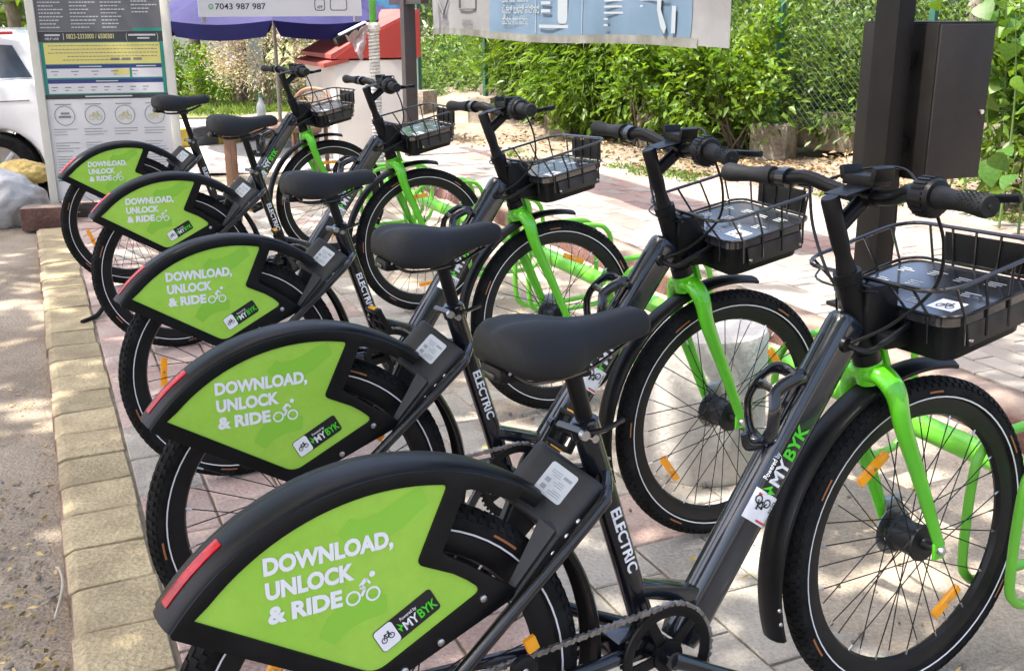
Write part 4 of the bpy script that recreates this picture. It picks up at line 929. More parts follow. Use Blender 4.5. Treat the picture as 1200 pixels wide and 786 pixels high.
# helpline sign across the end of the station
sg = thing('helpline_sign', 'pale grey sign board with a phone number hanging in front of the blue umbrella', 'sign', tuple(S(8.7, 1.26, 0)), SROT)
mb = MB(); mb.bbox((.64, 0, 1.86), (1.28, .02, .98), .003); mb.build('sign_panel', mat('sign_white', (.62, .63, .66), .5, var=.03, vscale=2), sg)
for x in (.04, 1.24):
    mb = MB(); mb.bbox((x, .035, 1.86), (.03, .03, 1.06), .003); mb.build('sign_batten', mat('batten_grey', (.3, .3, .3), .5), sg)
Ms = lambda x, z, dy=.0115: on_plane((x, -dy, z), (1, 0, 0), (0, 0, 1))
mb = MB(); vs, fs = text('7043 987 987', .062, .012); mb.add(fit(vs, .385), fs, Ms(.125, 1.425)); vs, fs = text('APP', .034, .01); mb.add(fit(vs, .045), fs, Ms(.915, 1.427))
def outline(mb, x0, z0, x1, z1, r, t, M):
    a = rrect(x0, z0, x1, z1, r); b = rrect(x0 + t, z0 + t, x1 - t, z1 - t, r * .8); n = len(a)
    mb.add([(x, y, 0) for x, y in a] + [(x, y, 0) for x, y in b], [(i, (i + 1) % n, n + (i + 1) % n, n + i) for i in range(n)], M)
outline(mb, .895, 1.412, .98, 1.50, .02, .006, Ms(0, 0)); outline(mb, 1.02, 1.412, 1.16, 1.50, .02, .006, Ms(0, 0)); mb.build('sign_lettering', bprint, sg, smooth=0, kind='stuff')
mb = MB(); outline(mb, .075, 1.424, .111, 1.466, .018, .006, Ms(0, 0)); mb.add([(.087, 1.455, 0), (.092, 1.437, 0), (.101, 1.433, 0), (.098, 1.441, 0)], [(0, 1, 2, 3)], Ms(0, 0)); mb.build('phone_icon', mat('phone_green', (.05, .35, .08), .5), sg, smooth=0)
# rope-wrapped pole, pink cloth
rp = thing('rope_pole', 'green pole wrapped in white rope in front of the kiosk', 'pole', tuple(S(8.72, 2.64, 0)))
mb = MB(); mb.tube([(0, 0, 0), (0, 0, 2.6)], .028, 12); mb.build('pole', mat('pole_green', (.10, .36, .04), .5, var=.2, vscale=8), rp)
mb = MB(); q = []
for i in range(700):
    t = i / 699; a = t * 2 * math.pi * 46; q.append((.034 * math.cos(a), .034 * math.sin(a), .05 + t * 1.24))
mb.tube(q, .0145, 5); mb.tube([(0, 0, .05), (0, 0, 1.29)], .034, 10)
for i in range(4): mb.lathe([(-.02 + i * .01, .05), (0 + i * .01, .058), (.02 + i * .01, .05)], (0, 0, 1.27), 14, 'z', close=False)
mb.build('rope_wrap', mat('white_rope', (.60, .58, .53), .9, var=.15, vscale=20, bump=.4, bscale=200), rp)
cl = MB(); n1, n2 = 10, 16; vs = []
for i in range(n1):
    for j in range(n2):
        u, v = i / (n1 - 1), j / (n2 - 1); vs.append((-.03 - .20 * v * (.35 + .65 * u) + .01 * math.sin(j), -.04 - .05 * math.sin(u * 7) * v, 1.30 - .26 * v * (1.1 - .75 * u) + .015 * math.sin(i * 2 + j)))
cl.add(vs, [(i * n2 + j, i * n2 + j + 1, (i + 1) * n2 + j + 1, (i + 1) * n2 + j) for i in range(n1 - 1) for j in range(n2 - 1)])
o = cl.build('cloth_strip', mat('pink_cloth', (.42, .32, .32), .9, var=.1, vscale=10), smooth=80, loc=rp.location); tag(o, 'pale pink cloth tied to the rope-wrapped pole', 'cloth')

# ------------------------------------------------------------------ kiosk with red roof
kk = thing('kiosk', 'small white kiosk with a sloping red roof behind the rope pole', 'kiosk', tuple(S(10.45, 2.75, -.02)), SROT)
wh = mat('kiosk_white', (.60, .56, .51), .8, vscale=2, col2=(.66, .63, .58), bump=.1, bscale=40); rd = mat('kiosk_red', (.33, .055, .045), .6, vscale=3, col2=(.42, .10, .085), bump=.1, bscale=30); rdd = mat('kiosk_red_front', (.42, .045, .03), .6, var=.08, vscale=3)
mb = MB(); mb.bbox((.43, .6, .48), (.86, 1.2, .98), .01); mb.build('wall', wh, kk)
mb = MB(); mb.bbox((.02, .6, .955), (.26, 1.24, .045), .006, rot=Matrix.Rotation(R(-12), 3, 'Y')); mb.build('eave', rd, kk)
mb = MB(); mb.prism([(-.03, .99), (-.03, 1.03), (.24, 1.17), (.86, 1.45), (.89, 1.45), (.89, .985)], -.02, 1.24); 
mb.build('roof', rd, kk, smooth=30)
mb = MB(); mb.prism([(-.01, .988), (.25, 1.155), (.86, 1.42), (.875, 1.42), (.875, .988)], -.03, -.022); mb.build('gable', rdd, kk, smooth=0)
o = MB(); o.bbox((0, 0, 0), (.34, .12, .085), .006); o = o.build('black_case', blk, loc=tuple(S(10.62, 2.98, 1.187))); o.rotation_euler = (0, R(-24), SROT); tag(o, 'long black plastic case lying on the red kiosk roof', 'case')
o = MB(); o.bbox((0, 0, 0), (.30, .09, .02), .006); o = o.build('folded_paper', mat('paper_white', (.75, .75, .76), .7), loc=tuple(S(10.62, 3.0, 1.246))); o.rotation_euler = (0, R(-24), SROT); tag(o, 'folded white paper on top of the black case', 'paper')

# ------------------------------------------------------------------ blue umbrella
um = thing('umbrella', 'large faded blue vendor umbrella behind the helpline sign', 'umbrella', tuple(S(12.0, 2.52, -.02)))
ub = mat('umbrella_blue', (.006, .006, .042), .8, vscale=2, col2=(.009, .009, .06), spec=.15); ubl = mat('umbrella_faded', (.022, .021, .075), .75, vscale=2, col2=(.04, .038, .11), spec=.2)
for k in range(8):
    a0, a1 = 2 * math.pi * k / 8 + .2, 2 * math.pi * (k + 1) / 8 + .2; mb = MB(); vs = []; n = 7
    for i in range(n):
        t = i / (n - 1); r = 1.42 * t; z = 1.85 - .5 * t ** 1.6
        for j in range(n):
            u = j / (n - 1); a = a0 + (a1 - a0) * u; sag = -.04 * math.sin(math.pi * u) * t; rr_ = r * (1 - .06 * math.sin(math.pi * u)); vs.append((rr_ * math.cos(a), rr_ * math.sin(a), z + sag))
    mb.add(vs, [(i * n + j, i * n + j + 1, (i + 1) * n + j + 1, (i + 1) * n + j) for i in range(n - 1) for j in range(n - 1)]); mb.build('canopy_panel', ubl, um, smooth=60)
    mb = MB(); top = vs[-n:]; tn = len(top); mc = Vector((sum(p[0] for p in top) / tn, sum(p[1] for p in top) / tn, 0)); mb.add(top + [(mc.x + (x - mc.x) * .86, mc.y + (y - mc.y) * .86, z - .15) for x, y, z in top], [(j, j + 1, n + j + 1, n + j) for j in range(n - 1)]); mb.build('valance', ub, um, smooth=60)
    mb = MB(); mb.tube([(0, 0, 1.83), (1.41 * math.cos(a0), 1.41 * math.sin(a0), 1.345)], .007, 5); mb.build('rib', steel, um)
mb = MB(); mb.tube([(0, 0, 0), (0, 0, 1.92)], .02, 10); mb.build('pole', mat('umbrella_pole', (.42, .38, .33), .6), um)
mb = MB(); mb.lathe([(0, .0001), (0, .22), (.07, .2), (.09, .05), (.09, .0001)], (0, 0, 0), 20, 'z', close=False); mb.build('pole_base', mat('cast_base', (.25, .25, .25), .8), um)

# ------------------------------------------------------------------ information board
u = Vector((.92, .17, 0)).normalized(); bo = Vector((-3.29, 7.56, 0))
ib = thing('information_board', 'tall framed information board with route print behind the end of the bicycle row', 'information board', tuple(bo), math.atan2(u.y, u.x))
BW = .935; cream = mat('cream_frame', (.58, .57, .50), .55, var=.06, vscale=6)
for x in (.028, BW - .028):
    mb = MB(); mb.bbox((x, 0, 1.08), (.056, .06, 2.16), .004); mb.build('frame_post', cream, ib)
mb = MB(); mb.bbox((BW / 2, 0, 2.13), (BW - .112, .05, .05), .003); mb.build('top_rail', cream, ib)
mb = MB(); mb.bbox((BW / 2, -.01, .05), (BW - .12, .045, .10), .003); mb.build('bottom_rail', mat('rail_brown', (.05, .038, .03), .6, var=.3, vscale=8), ib)
IW = BW - .112; x0 = .056
mb = MB(); mb.bbox((BW / 2, .0, 1.115), (IW, .02, 1.99), .001); mb.build('backing', mat('board_white', (.60, .61, .62), .4, var=.03, vscale=3), ib)
def bp_(nm, xa, xb, za, zb, m, dy=.0125): q = MB(); q.add([(x0 + xa * IW, -dy, za), (x0 + xb * IW, -dy, za), (x0 + xb * IW, -dy, zb), (x0 + xa * IW, -dy, zb)], [(0, 1, 2, 3)]); return q.build(nm, m, ib, smooth=0)
dg = mat('board_dark_grey', (.105, .11, .125), .45); bk = mat('board_black', (.025, .03, .035), .4); yl = mat('board_yellow', (.62, .56, .17), .5); tl = mat('board_teal', (.015, .22, .17), .5); nb = mat('board_navy', (.02, .035, .16), .5)
bp_('board_field', 0, 1, 1.283, 2.08, dg); bp_('board_field', .76, 1, 1.279, 1.302, tl, .0128); bp_('board_field', 0, 1, 1.212, 1.281, bk, .013)
bp_('board_field', .005, .995, .84, 1.212, tl); bp_('board_field', .035, .965, 1.065, 1.206, yl, .013); bp_('board_field', .035, .965, 1.036, 1.060, nb, .013)
bw = mat('board_cell', (.58, .58, .60), .45); bp_('board_field', .035, .70, .972, 1.034, bw, .0132); bp_('board_field', .72, .965, .972, 1.034, bw, .0132); bp_('board_field', .035, .965, .935, .962, nb, .013); bp_('board_field', .035, .965, .866, .934, bw, .0132); bp_('board_field', 0, 1, .828, .858, bk, .0132); bp_('board_field', .02, .98, .258, .268, tl, .013); bp_('board_field', .57, .70, .99, 1.03, yl, .0135)
tm = MB(); td = MB(); rr = random.Random(9)
def ln(mb, xa, z, L_, h=.006, dy=.0145): mb.add([(x0 + xa * IW, -dy, z), (x0 + (xa + L_) * IW, -dy, z), (x0 + (xa + L_) * IW, -dy, z + h), (x0 + xa * IW, -dy, z + h)], [(0, 1, 2, 3)])
for c in range(4):
    for k in range(32 - (4 if c == 3 else 0)):
        z = 1.305 + (.10 if c == 3 else 0) + k * .0235
        xx = .03 + c * .245; end = xx + rr.uniform(.10, .21)
        while xx < end: L_ = rr.uniform(.012, .03); ln(tm, xx, z, L_, .007); xx += L_ + .006
for k in range(5):
    z = 1.185 - k * .024; xx = .06 + rr.uniform(0, .2)
    while xx < .94 - (.3 if k == 4 else 0): L_ = rr.uniform(.012, .03); ln(td, xx, z, L_, .005); xx += L_ + .007
for k in range(3): ln(td, .56 + k * .09, 1.088, .07, .016)
for k in range(8): ln(td, .06 + k * .105, .905, .05, .006); ln(td, .06 + k * .105, .885, .03, .005)
for k in range(5): ln(td, .07 + k * .16, 1.012, .06, .006); ln(td, .09 + k * .16, .99, .025, .005)
for s, xa, z, wd in (('(', .70, 1.228, .008), (')', .95, 1.228, .008)): vs, fs = text(s, .06, 0); tm.add(fit(vs, wd), fs, on_plane((x0 + xa * IW, -.0145, z), (1, 0, 0), (0, 0, 1)))
ln(tm, .72, 1.250, .22, .012); ln(tm, .79, 1.230, .10, .009); ln(tm, .20, 1.225, .004, .045); ln(tm, .30, 1.044, .18, .007); ln(tm, .76, 1.044, .16, .007); ln(tm, .42, .945, .18, .007); ln(tm, .32, .840, .38, .009)
for s, xa, z, wd, sz in (('HELP LINE', .055, 1.226, .09, .022),): vs, fs = text(s, sz, .015); tm.add(fit(vs, wd), fs, on_plane((x0 + xa * IW, -.0145, z), (1, 0, 0), (0, 0, 1)))
ln(tm, .055, 1.252, .12, .012)
tm.build('board_print', mat('board_pale_print', (.5, .51, .53), .5), ib, smooth=0, kind='stuff')
vs, fs = text('0823-2333000 / 6500301', .045, .008); mb = MB(); mb.add(fit(vs, .31), fs, on_plane((x0 + .225 * IW, -.0145, 1.234), (1, 0, 0), (0, 0, 1))); mb.build('board_number', mat('board_yellow_print', (.62, .56, .25), .5), ib, smooth=0)
for c in range(4):
    cx = .135 + c * .245
    for k in range(18):
        if k in (3, 4, 9): continue
        ln(td, cx - .10, .62 - k * .019, rr.uniform(.10, .20), .0035)
    ln(td, cx - .07, .79, .13, .005)
    r1, r2 = .068, .064; n = 30; cz = .715; q = []
    for i in range(n):
        a = 2 * math.pi * i / n; q += [(x0 + cx * IW + r1 * math.cos(a), -.0145, cz + r1 * math.sin(a)), (x0 + cx * IW + r2 * math.cos(a), -.0145, cz + r2 * math.sin(a))]
    td.add(q, [(2 * i, 2 * ((i + 1) % n), 2 * ((i + 1) % n) + 1, 2 * i + 1) for i in range(n)])
    if c == 0: ln(td, cx - .03, .725, .07, .012); ln(td, cx - .05, .70, .10, .014)
    if c: ln(tm, .013 + c * .245, .30, .002, .5)
td.build('board_print', mat('board_dark_print', (.16, .17, .18), .5), ib, smooth=0, kind='stuff')
for c in range(1, 4):
    M = on_plane((x0 + (.135 + c * .245) * IW, -.0145, .715), (1, 0, 0), (0, 0, 1)); bikeicon(M, .095).build('bicycle_icon', mat('icon_yellow', (.52, .50, .28), .5), ib, smooth=0)

# ------------------------------------------------------------------ red block, sacks, cable scrap
mb = MB(); mb.bbox((0, 0, .06), (.34, .17, .16), .012)
o = mb.build('red_kerb_block', redk, loc=(-3.26, 7.42, -.03)); o.rotation_euler = (0, 0, R(12)); tag(o, 'red painted kerb block lying at the foot of the information board', 'kerb block')
def sack(nm, label, loc, sc, m, seed, rot=0):
    bm = bmesh.new(); bmesh.ops.create_icosphere(bm, subdivisions=5, radius=1); co = np.array([v.co for v in bm.verts])
    rdg = lambda a, b, q, k: 1 - 2 * np.abs(fnoise(a, b, q, k))
    f = 1 + .10 * fnoise(co[:, 0] * 2, co[:, 1] * 2 + co[:, 2], seed, 1.0) + .055 * rdg(co[:, 2] * 2 + co[:, 1], co[:, 0] * 2, seed + 1, 1.3) + .035 * rdg(co[:, 1] * 4 + co[:, 2] * 2, co[:, 0] * 4 - co[:, 2], seed + 2, 1.5) + .018 * rdg(co[:, 0] * 9, co[:, 2] * 8 + co[:, 1] * 5, seed + 3, 1.4)
    for v, k in zip(bm.verts, f):
        v.co *= k; v.co.z = max(v.co.z, -.72); v.co.x *= sc[0]; v.co.y *= sc[1]; v.co.z = (v.co.z + .72) * sc[2]
    o = MB().frombm(bm).build(nm, m, smooth=80, loc=loc); o.rotation_euler = (0, 0, rot); return tag(o, label, 'sack')
pl1 = mat('sack_grey_plastic', (.36, .355, .35), .34, vscale=3, col2=(.50, .50, .49), bump=.8, bscale=4, bdist=.05)
sack('garbage_sack', 'bulging pale grey plastic sack on the verge beside the red block', (-3.72, 7.62, -.06), (.33, .27, .24), pl1, 1, .3)
sack('garbage_sack', 'crumpled yellow plastic bag lying on top of the grey sack', (-3.58, 7.80, .22), (.20, .16, .09), mat('sack_yellow', (.50, .33, .06), .4, vscale=4, col2=(.6, .45, .14), bump=1, bscale=9, bdist=.06), 5)
mb = MB(); mb.tube(smooth_path([S(5.42, .33, .008), S(5.36, .28, .02), S(5.40, .22, .03), S(5.30, .17, .012), S(5.22, .10, .008)], 5), .012, 7)
o = mb.build('cable_scrap', blk); tag(o, 'bent scrap of black cable lying on the paving by the kerb', 'cable')
mb = MB()
for q in ([S(2.60, -.10, -.05), S(2.70, -.075, -.02), S(2.86, -.08, -.05), S(2.9, -.09, -.06)],): mb.tube(smooth_path(q, 5), [.004] * 16, 6)
o = mb.build('twig', mat('bleached_wood', (.42, .37, .30), .9)); tag(o, 'bleached twig leaning against the kerb edge', 'twig')

# ------------------------------------------------------------------ white car (only its rear end shows beside the board)
car = thing('parked_car', 'white hatchback parked behind the information board', 'car', (-4.27, 9.45, -.12), R(9))
cw = mat('car_white', (.72, .73, .75), .22, var=.02, coat=.8); gl = mat('car_glass', (.05, .07, .10), .06, var=.3, vscale=2, spec=.8); ctr = mat('car_trim', (.02, .02, .022), .5)
WX = [0.0, -2.42]; wr = .30
side_ = [(.72, .30), (.80, .42), (.80, .78), (.72, .92), (.60, .98), (.30, 1.02), (-1.9, .90), (-2.9, .78), (-3.18, .66), (-3.22, .40), (-3.15, .26)]
low_ = []
def wb(cx): return [(cx - .36 * math.cos(R(a)), .27 + .37 * math.sin(R(a))) for a in range(0, 181, 15)]
prof = side_ + wb(WX[1]) + wb(WX[0])
mb = MB(); mb.prism(prof, .82, -.82, .05, seg=3); body = mb.build('body', cw, car, smooth=45)
cab = [(.56, 1.0), (.30, 1.34), (.05, 1.40), (-1.1, 1.42), (-1.5, 1.36), (-2.05, .93), (-1.0, .93)]
mb = MB(); mb.prism(cab, .66, -.66, .05, seg=3)
mb.build('roof', cw, car, smooth=45)
for s in (-1, 1):
    for sm in ([(.36, 1.0), (.40, .80), (.42, .66)], [(.43, .30), (.46, .55), (.56, .68), (.80, .70)], [(-.30, 1.0), (-.31, .45), (-.36, .34)], [(-1.45, .95), (-1.50, .5), (-1.44, .34)], [(.30, .86), (-.30, .84), (-1.5, .80), (-2.0, .78)]):
        mb = MB(); mb.tube([(x, s * .8195, z) for x, z in sm], .0045, 5); mb.build('panel_gap', ctr, car)
    for P_ in ([(.30, 1.03), (.18, 1.28), (-.28, 1.31), (-.28, 1.02)], [(-.33, 1.02), (-.33, 1.31), (-1.05, 1.33), (-1.40, 1.28), (-1.78, .98)]):
        mb = MB(); mb.prism(P_, s * .66, s * .668); mb.build('window', gl, car, smooth=0)
    mb = MB(); mb.bbox((-.08, s * .835, .90), (.17, .03, .03), .01); mb.build('door_handle', cw, car)
    mb = MB(); mb.bbox((-.5, s * .672, 1.375), (1.4, .012, .025), .004); mb.build('roof_stripe', mat('car_red_trim', (.45, .03, .04), .4), car)
    for x in WX:
        wl = link('wheel', None, car, (x, s * .74, .30)); mb = MB(); mb.lathe([(-.09, .2), (-.1, .27), (-.08, .3), (.08, .3), (.1, .27), (.09, .2)], n=32, close=False); mb.build('tyre', rub, wl)
        mb = MB(); mb.lathe([(-.07, .0001), (-.085, .05), (-.05, .08), (-.05, .15), (-.09, .2), (.09, .2), (.09, .0001)], n=32, close=False)
        for k in range(7): mb.bbox((.12, -.065, 0), (.16, .03, .035), .006, Matrix.Rotation(2 * math.pi * k / 7, 4, 'Y'))
        mb.build('rim', mat('alloy', (.5, .5, .52), .35, metal=.8), wl)
    mb = MB(); mb.bbox((.775, s * .62, .74), (.06, .22, .20), .02); mb.build('tail_lamp', redlens, car)
    mb = MB(); mb.bbox((-3.1, s * .6, .62), (.2, .3, .12), .03); mb.build('headlight', whitep, car)
mb = MB(); mb.bbox((.79, 0, .42), (.10, 1.5, .22), .04); mb.bbox((-3.2, 0, .42), (.10, 1.5, .22), .04); mb.build('bumper', cw, car)

# ------------------------------------------------------------------ wooden table, cane chair, bottle
wd = mat('brown_wood', (.16, .085, .05), .6, vscale=6, col2=(.24, .14, .09), bump=.2, bscale=30)
tb = thing('wooden_table', 'low brown wooden table behind the bicycles near the kiosk', 'table', (-2.05, 9.25, -.02), R(8))
mb = MB(); mb.bbox((.0, 0, .475), (.85, .5, .05), .015); mb.build('tabletop', wd, tb)
for sx in (-1, 1):
    for sy in (-1, 1): mb = MB(); mb.bbox((sx * .36, sy * .2, .225), (.055, .055, .45), .008); mb.build('leg', wd, tb)
ch = thing('cane_chair', 'cane-backed wooden chair beside the low table', 'chair', (-1.98, 9.85, -.02), R(-35))
for sx in (-1, 1):
    for sy in (-1, 1): mb = MB(); mb.tube([(sx * .2, sy * .2, 0), (sx * .2, sy * .2, .42)], .02, 8); mb.build('leg', wd, ch)
mb = MB(); mb.bbox((0, 0, .43), (.46, .46, .04), .012); mb.build('seat', wd, ch)
mb = MB(); mb.tube(smooth_path([(-.21, .21, .42), (-.23, .25, .62), (-.15, .28, .72), (0, .29, .745), (.15, .28, .72), (.23, .25, .62), (.21, .21, .42)], 6), .02, 8); mb.build('back_frame', wd, ch)
mb = MB()
for k in range(9): x = -.18 + .045 * k; mb.tube([(x, .22, .45), (x, .275, .70)], .004, 4)
for k in range(6): z = .47 + .04 * k; mb.tube([(-.2, .225 + .01 * k, z), (.2, .225 + .01 * k, z)], .004, 4)
mb.build('cane_weave', mat('cane', (.32, .2, .11), .7), ch)
bt = thing('water_bottle', 'clear plastic water bottle standing on the low table', 'bottle', (-2.12, 9.2, .48))
mb = MB(); mb.lathe([(0, .0001), (0, .034), (.01, .037), (.15, .037), (.17, .035), (.21, .016), (.235, .014), (.235, .0001)], n=18, axis='z', close=False); mb.build('bottle_body', mat('bottle_plastic', (.55, .60, .60), .15, trans=.5), bt)
mb = MB(); mb.lathe([(.235, .0001), (.235, .016), (.255, .016), (.255, .0001)], n=14, axis='z', close=False); mb.build('bottle_cap', tl, bt)
mb = MB(); mb.lathe([(.0, .0375), (.0, .0385), (.045, .0385), (.045, .0375)], (0, 0, .02), 18, 'z'); mb.build('bottle_label', tl, bt)
# painted kerb stones along the road
pk = struct(link('painted_kerb', None)); pk.location = (-3.25, 12.4, -.04); pk.rotation_euler = (0, 0, R(48))
ky = mat('kerb_yellow', (.55, .40, .06), .7, var=.2, vscale=5, coords='World'); kb = mat('kerb_dark', (.10, .10, .11), .8, var=.2, vscale=5, coords='World')
for k in range(7): mb = MB(); mb.bbox((-1.0 + k * .32, 0, .10), (.30, .16, .24), .015); mb.build('kerb_stone', ky if k % 2 else kb, pk)

# ------------------------------------------------------------------ hedge, fence, blocks
leafA = mat('hedge_leaf', (.045, .10, .012), .42, vscale=2.0, col2=(.125, .20, .028), trans=.34, island=.6, coords='World')
leafY = mat('young_leaf', (.07, .155, .016), .45, vscale=2.0, col2=(.15, .24, .03), trans=.42, island=.5, coords='World')
leafD = mat('deep_leaf', (.03, .075, .014), .45, vscale=1.5, col2=(.07, .14, .025), trans=.35, island=.4, coords='World')
leafP = mat('pale_dry_leaf', (.36, .30, .25), .7, vscale=2, col2=(.46, .40, .36), trans=.3, island=.3, coords='World')
bark = mat('bark', (.11, .085, .065), .9, vscale=5, col2=(.20, .165, .13), bump=.7, bscale=25, coords='World', detail=9)
barkp = mat('pale_bark', (.24, .20, .16), .9, vscale=4, col2=(.36, .32, .27), bump=.5, bscale=20, coords='World', detail=9)
def clumps(n, ctr, rad, k, spread):
    """n points in k clumps inside an ellipsoid"""
    d = rng.normal(size=(k, 3)); d /= np.linalg.norm(d, axis=1)[:, None]; C = np.array(ctr) + d * (rng.random(k) ** .45)[:, None] * np.array(rad)
    i = rng.integers(0, k, n); return C[i] + rng.normal(size=(n, 3)) * spread * np.array(rad), C
def shrub_meshes(nm, w_, h_, n, L, Wd, m, k=26, droop=.25, up=.2, seed=0, zmin=.12):
    P, C = clumps(n, (0, 0, h_ * .52), (w_ * .5, w_ * .42, h_ * .46), k, .17); P[:, 2] = np.abs(P[:, 2] - zmin) + zmin
    out = P - np.array([0, 0, h_ * .4]); D = out * .9 / (np.linalg.norm(out, axis=1)[:, None] + .01) + rng.normal(size=P.shape) * .6; D[:, 2] += up
    V, F = leaves(P, D, rng.uniform(L * .6, L * 1.3, n), rng.uniform(Wd * .6, Wd * 1.3, n), .22, droop)
    fo = npmesh(nm + '_foliage', V, F, m)
    mb = MB()
    for c in C[:16]:
        b = Vector((rng.normal() * .06, rng.normal() * .05, 0)); mid = b.lerp(Vector(c), .5) + Vector((rng.normal() * .05, rng.normal() * .05, .05)); mb.tube([b - Vector((0, 0, .05)), mid, Vector(c)], [.010, .007, .003], 5)
    st = mb.mesh(nm + '_stems', bark, 60); return fo, st
KINDS = {'broad': [shrub_meshes('shrub', 1.15, 1.3, 3700, .080, .037, leafA, 30) for _ in range(3)],
         'young': [shrub_meshes('shrub', 1.2, 1.4, 3400, .090, .044, leafY, 30) for _ in range(2)],
         'feather': [shrub_meshes('feathery_bush', 1.5, 2.2, 6500, .13, .016, leafY, 40, .35, .1) for _ in range(2)]}
def shrub(kind, name, label, p, s, rz, group, j, zs=1.0):
    fo, st = KINDS[kind][j % len(KINDS[kind])]; r = thing(name, label, 'shrub', tuple(p), rz, group); r.scale = (s, s, s * zs)
    link('foliage', fo, r); link('stems', st, r); return r
rr = random.Random(21)
for k in range(16):                                  # front row behind the fence line
    t = -4.6 + k * .66; young = t > 1.9 and t < 4.2
    shrub('young' if young else 'broad', 'hedge_shrub', 'bright young-leaved hedge shrub below the hanging banner' if young else 'dense green hedge shrub growing through the wire fence', hp(t + rr.uniform(-.1, .1), (1.40 if young else 2.0) + rr.uniform(-.08, .1), .14 if young else .18), 1.0 + rr.uniform(-.08, .12), rr.uniform(0, 6.28), 'young hedge shrubs' if young else 'hedge shrubs along the fence', k, .92 if abs(t) > 1.6 else .80)
for k in range(9):
    t = -5.4 + k * 1.25; shrub('broad', 'hedge_shrub', 'darker hedge shrub in the second row behind the fence', hp(t + rr.uniform(-.2, .2), 2.85 + rr.uniform(-.2, .2), .28), 1.0 + rr.uniform(-.1, .1), rr.uniform(0, 6.28), 'second-row hedge shrubs', k + 1, .88)
for k, (t, n_) in enumerate(((4.0, 1.7), (5.1, 2.1), (6.0, 2.9), (4.6, 3.2), (3.2, 3.6))):
    shrub('feather', 'feathery_bush', 'tall feathery yellow-green bush beside the brown post', hp(t, n_, .15), 1.0 + rr.uniform(-.1, .15), rr.uniform(0, 6.28), 'feathery bushes', k)
# wire fence on green posts
fm = mat('fence_green', (.02, .09, .065), .5, var=.2, vscale=10, coords='World'); wire = mat('fence_wire', (.03, .07, .05), .6)
B1 = Vector((2.34, 9.56, 0)); B2 = Vector((1.46, 10.69, 0)); fd = (B2 - B1).normalized()
fe = thing('wire_fence', 'green chain-link fence on angle posts in front of the hedge', 'fence', tuple(B1))
for k in range(-3, 6):
    p = fd * (1.43 * k); 
    mb = MB(); mb.bbox((p.x, p.y, 1.15), (.05, .05, 1.9), .004, rot=Matrix.Rotation(.6, 3, 'Z')); mb.build('fence_post', fm, fe)
mb = MB(); L0, L1, H0, H1, pt_ = -4.3, 7.2, .42, 1.95, .062
n = int((L1 - L0) / pt_); hgt = H1 - H0
for k in range(-int(hgt / pt_), n):
    for s in (1, -1):
        a0 = L0 + k * pt_; a1 = a0 + hgt
        lo, hi = max(a0, L0), min(a1, L1)
        if hi - lo < .02: continue
        z0, z1 = (H0 + lo - a0, H0 + hi - a0) if s > 0 else (H1 - (lo - a0), H1 - (hi - a0))
        mb.tube([(fd.x * lo, fd.y * lo, z0), (fd.x * hi, fd.y * hi, z1)], .0011, 3, caps=False)
mb.build('wire_mesh', wire, fe, smooth=0, fix=False, kind='stuff')
conc = mat('weathered_concrete', (.13, .105, .08), .9, vscale=5, col2=(.33, .29, .23), bump=.9, bscale=35, detail=9, grain=.25, gscale=40)
for k in range(-2, 5):
    p = B1 + fd * (1.43 * k); mb = MB(); mb.bbox((0, 0, .20), (.34, .30, .40), .02); o = mb.build('fence_footing', conc, loc=(p.x, p.y, .04)); o.rotation_euler = (0, 0, math.atan2(fd.y, fd.x) + R(18)); tag(o, 'weathered square concrete footing under a fence post', 'concrete block', 'concrete fence footings')
# dark old log / low wall behind footings
mb = MB(); mb.bbox((0, 0, .0), (7.5, .16, .34), .03); o = mb.build('low_wall', mat('mossy_wall', (.085, .07, .05), .95, vscale=4, col2=(.19, .165, .12), bump=.7, bscale=20, detail=9), loc=tuple(B1 + fd * 1.0 + EN * .33 + Vector((0, 0, .38)))); o.rotation_euler = (0, 0, math.atan2(fd.y, fd.x)); tag(o, 'low mossy concrete wall running behind the fence footings', 'wall')
mb = MB()
for k in range(26):
    t = rr.uniform(-3.2, .8); n_ = rr.uniform(.5, 1.6); a = rr.uniform(0, 6.28); L_ = rr.uniform(.2, .6); p = hp(t, n_, .30 + .08 * n_); d = Vector((math.cos(a), math.sin(a), rr.uniform(-.15, .25)))
    mb.tube([p, p + d * L_ * .5 + Vector((0, 0, .02)), p + d * L_], [.005, .004, .002], 5)
o = mb.build('twigs', mat('dry_twig', (.20, .14, .09), .9)); o['kind'] = 'stuff'; tag(o, 'dry twigs lying on the leaf heap beside the cabinet', 'twigs')

# big-leaved vine beside the cabinet: every leaf is a part
vine = thing('broadleaf_vine', 'vine with large heart-shaped pale green leaves beside the cabinet', 'vine', tuple(S(4.35, 5.65, .13)))
def heart(m, L, k):
    mb = MB(); pr = [(0, .12), (.06, .36), (.2, .5), (.4, .48), (.62, .36), (.82, .18), (1, 0)]; q = []
    for t, w_ in pr: q += [(t * L, -w_ * L, .10 * w_ * L - .18 * t * t * L), (t * L, 0, -.18 * t * t * L), (t * L, w_ * L, .10 * w_ * L - .18 * t * t * L)]
    n = len(pr); mb.add(q, [(3 * i + j, 3 * i + j + 1, 3 * i + j + 4, 3 * i + j + 3) for i in range(n - 1) for j in range(2)]); return mb.mesh('vine_leaf', m, 60)
vl1 = mat('vine_leaf', (.075, .165, .018), .42, vscale=6, col2=(.135, .235, .032), trans=.3, spec=.3); vl2 = mat('vine_leaf_dark', (.035, .10, .015), .42, vscale=6, col2=(.07, .155, .025), trans=.28, spec=.3)
HM = [heart(m, 1, 0) for m in (vl1, vl2)]
mb = MB(); stems = []
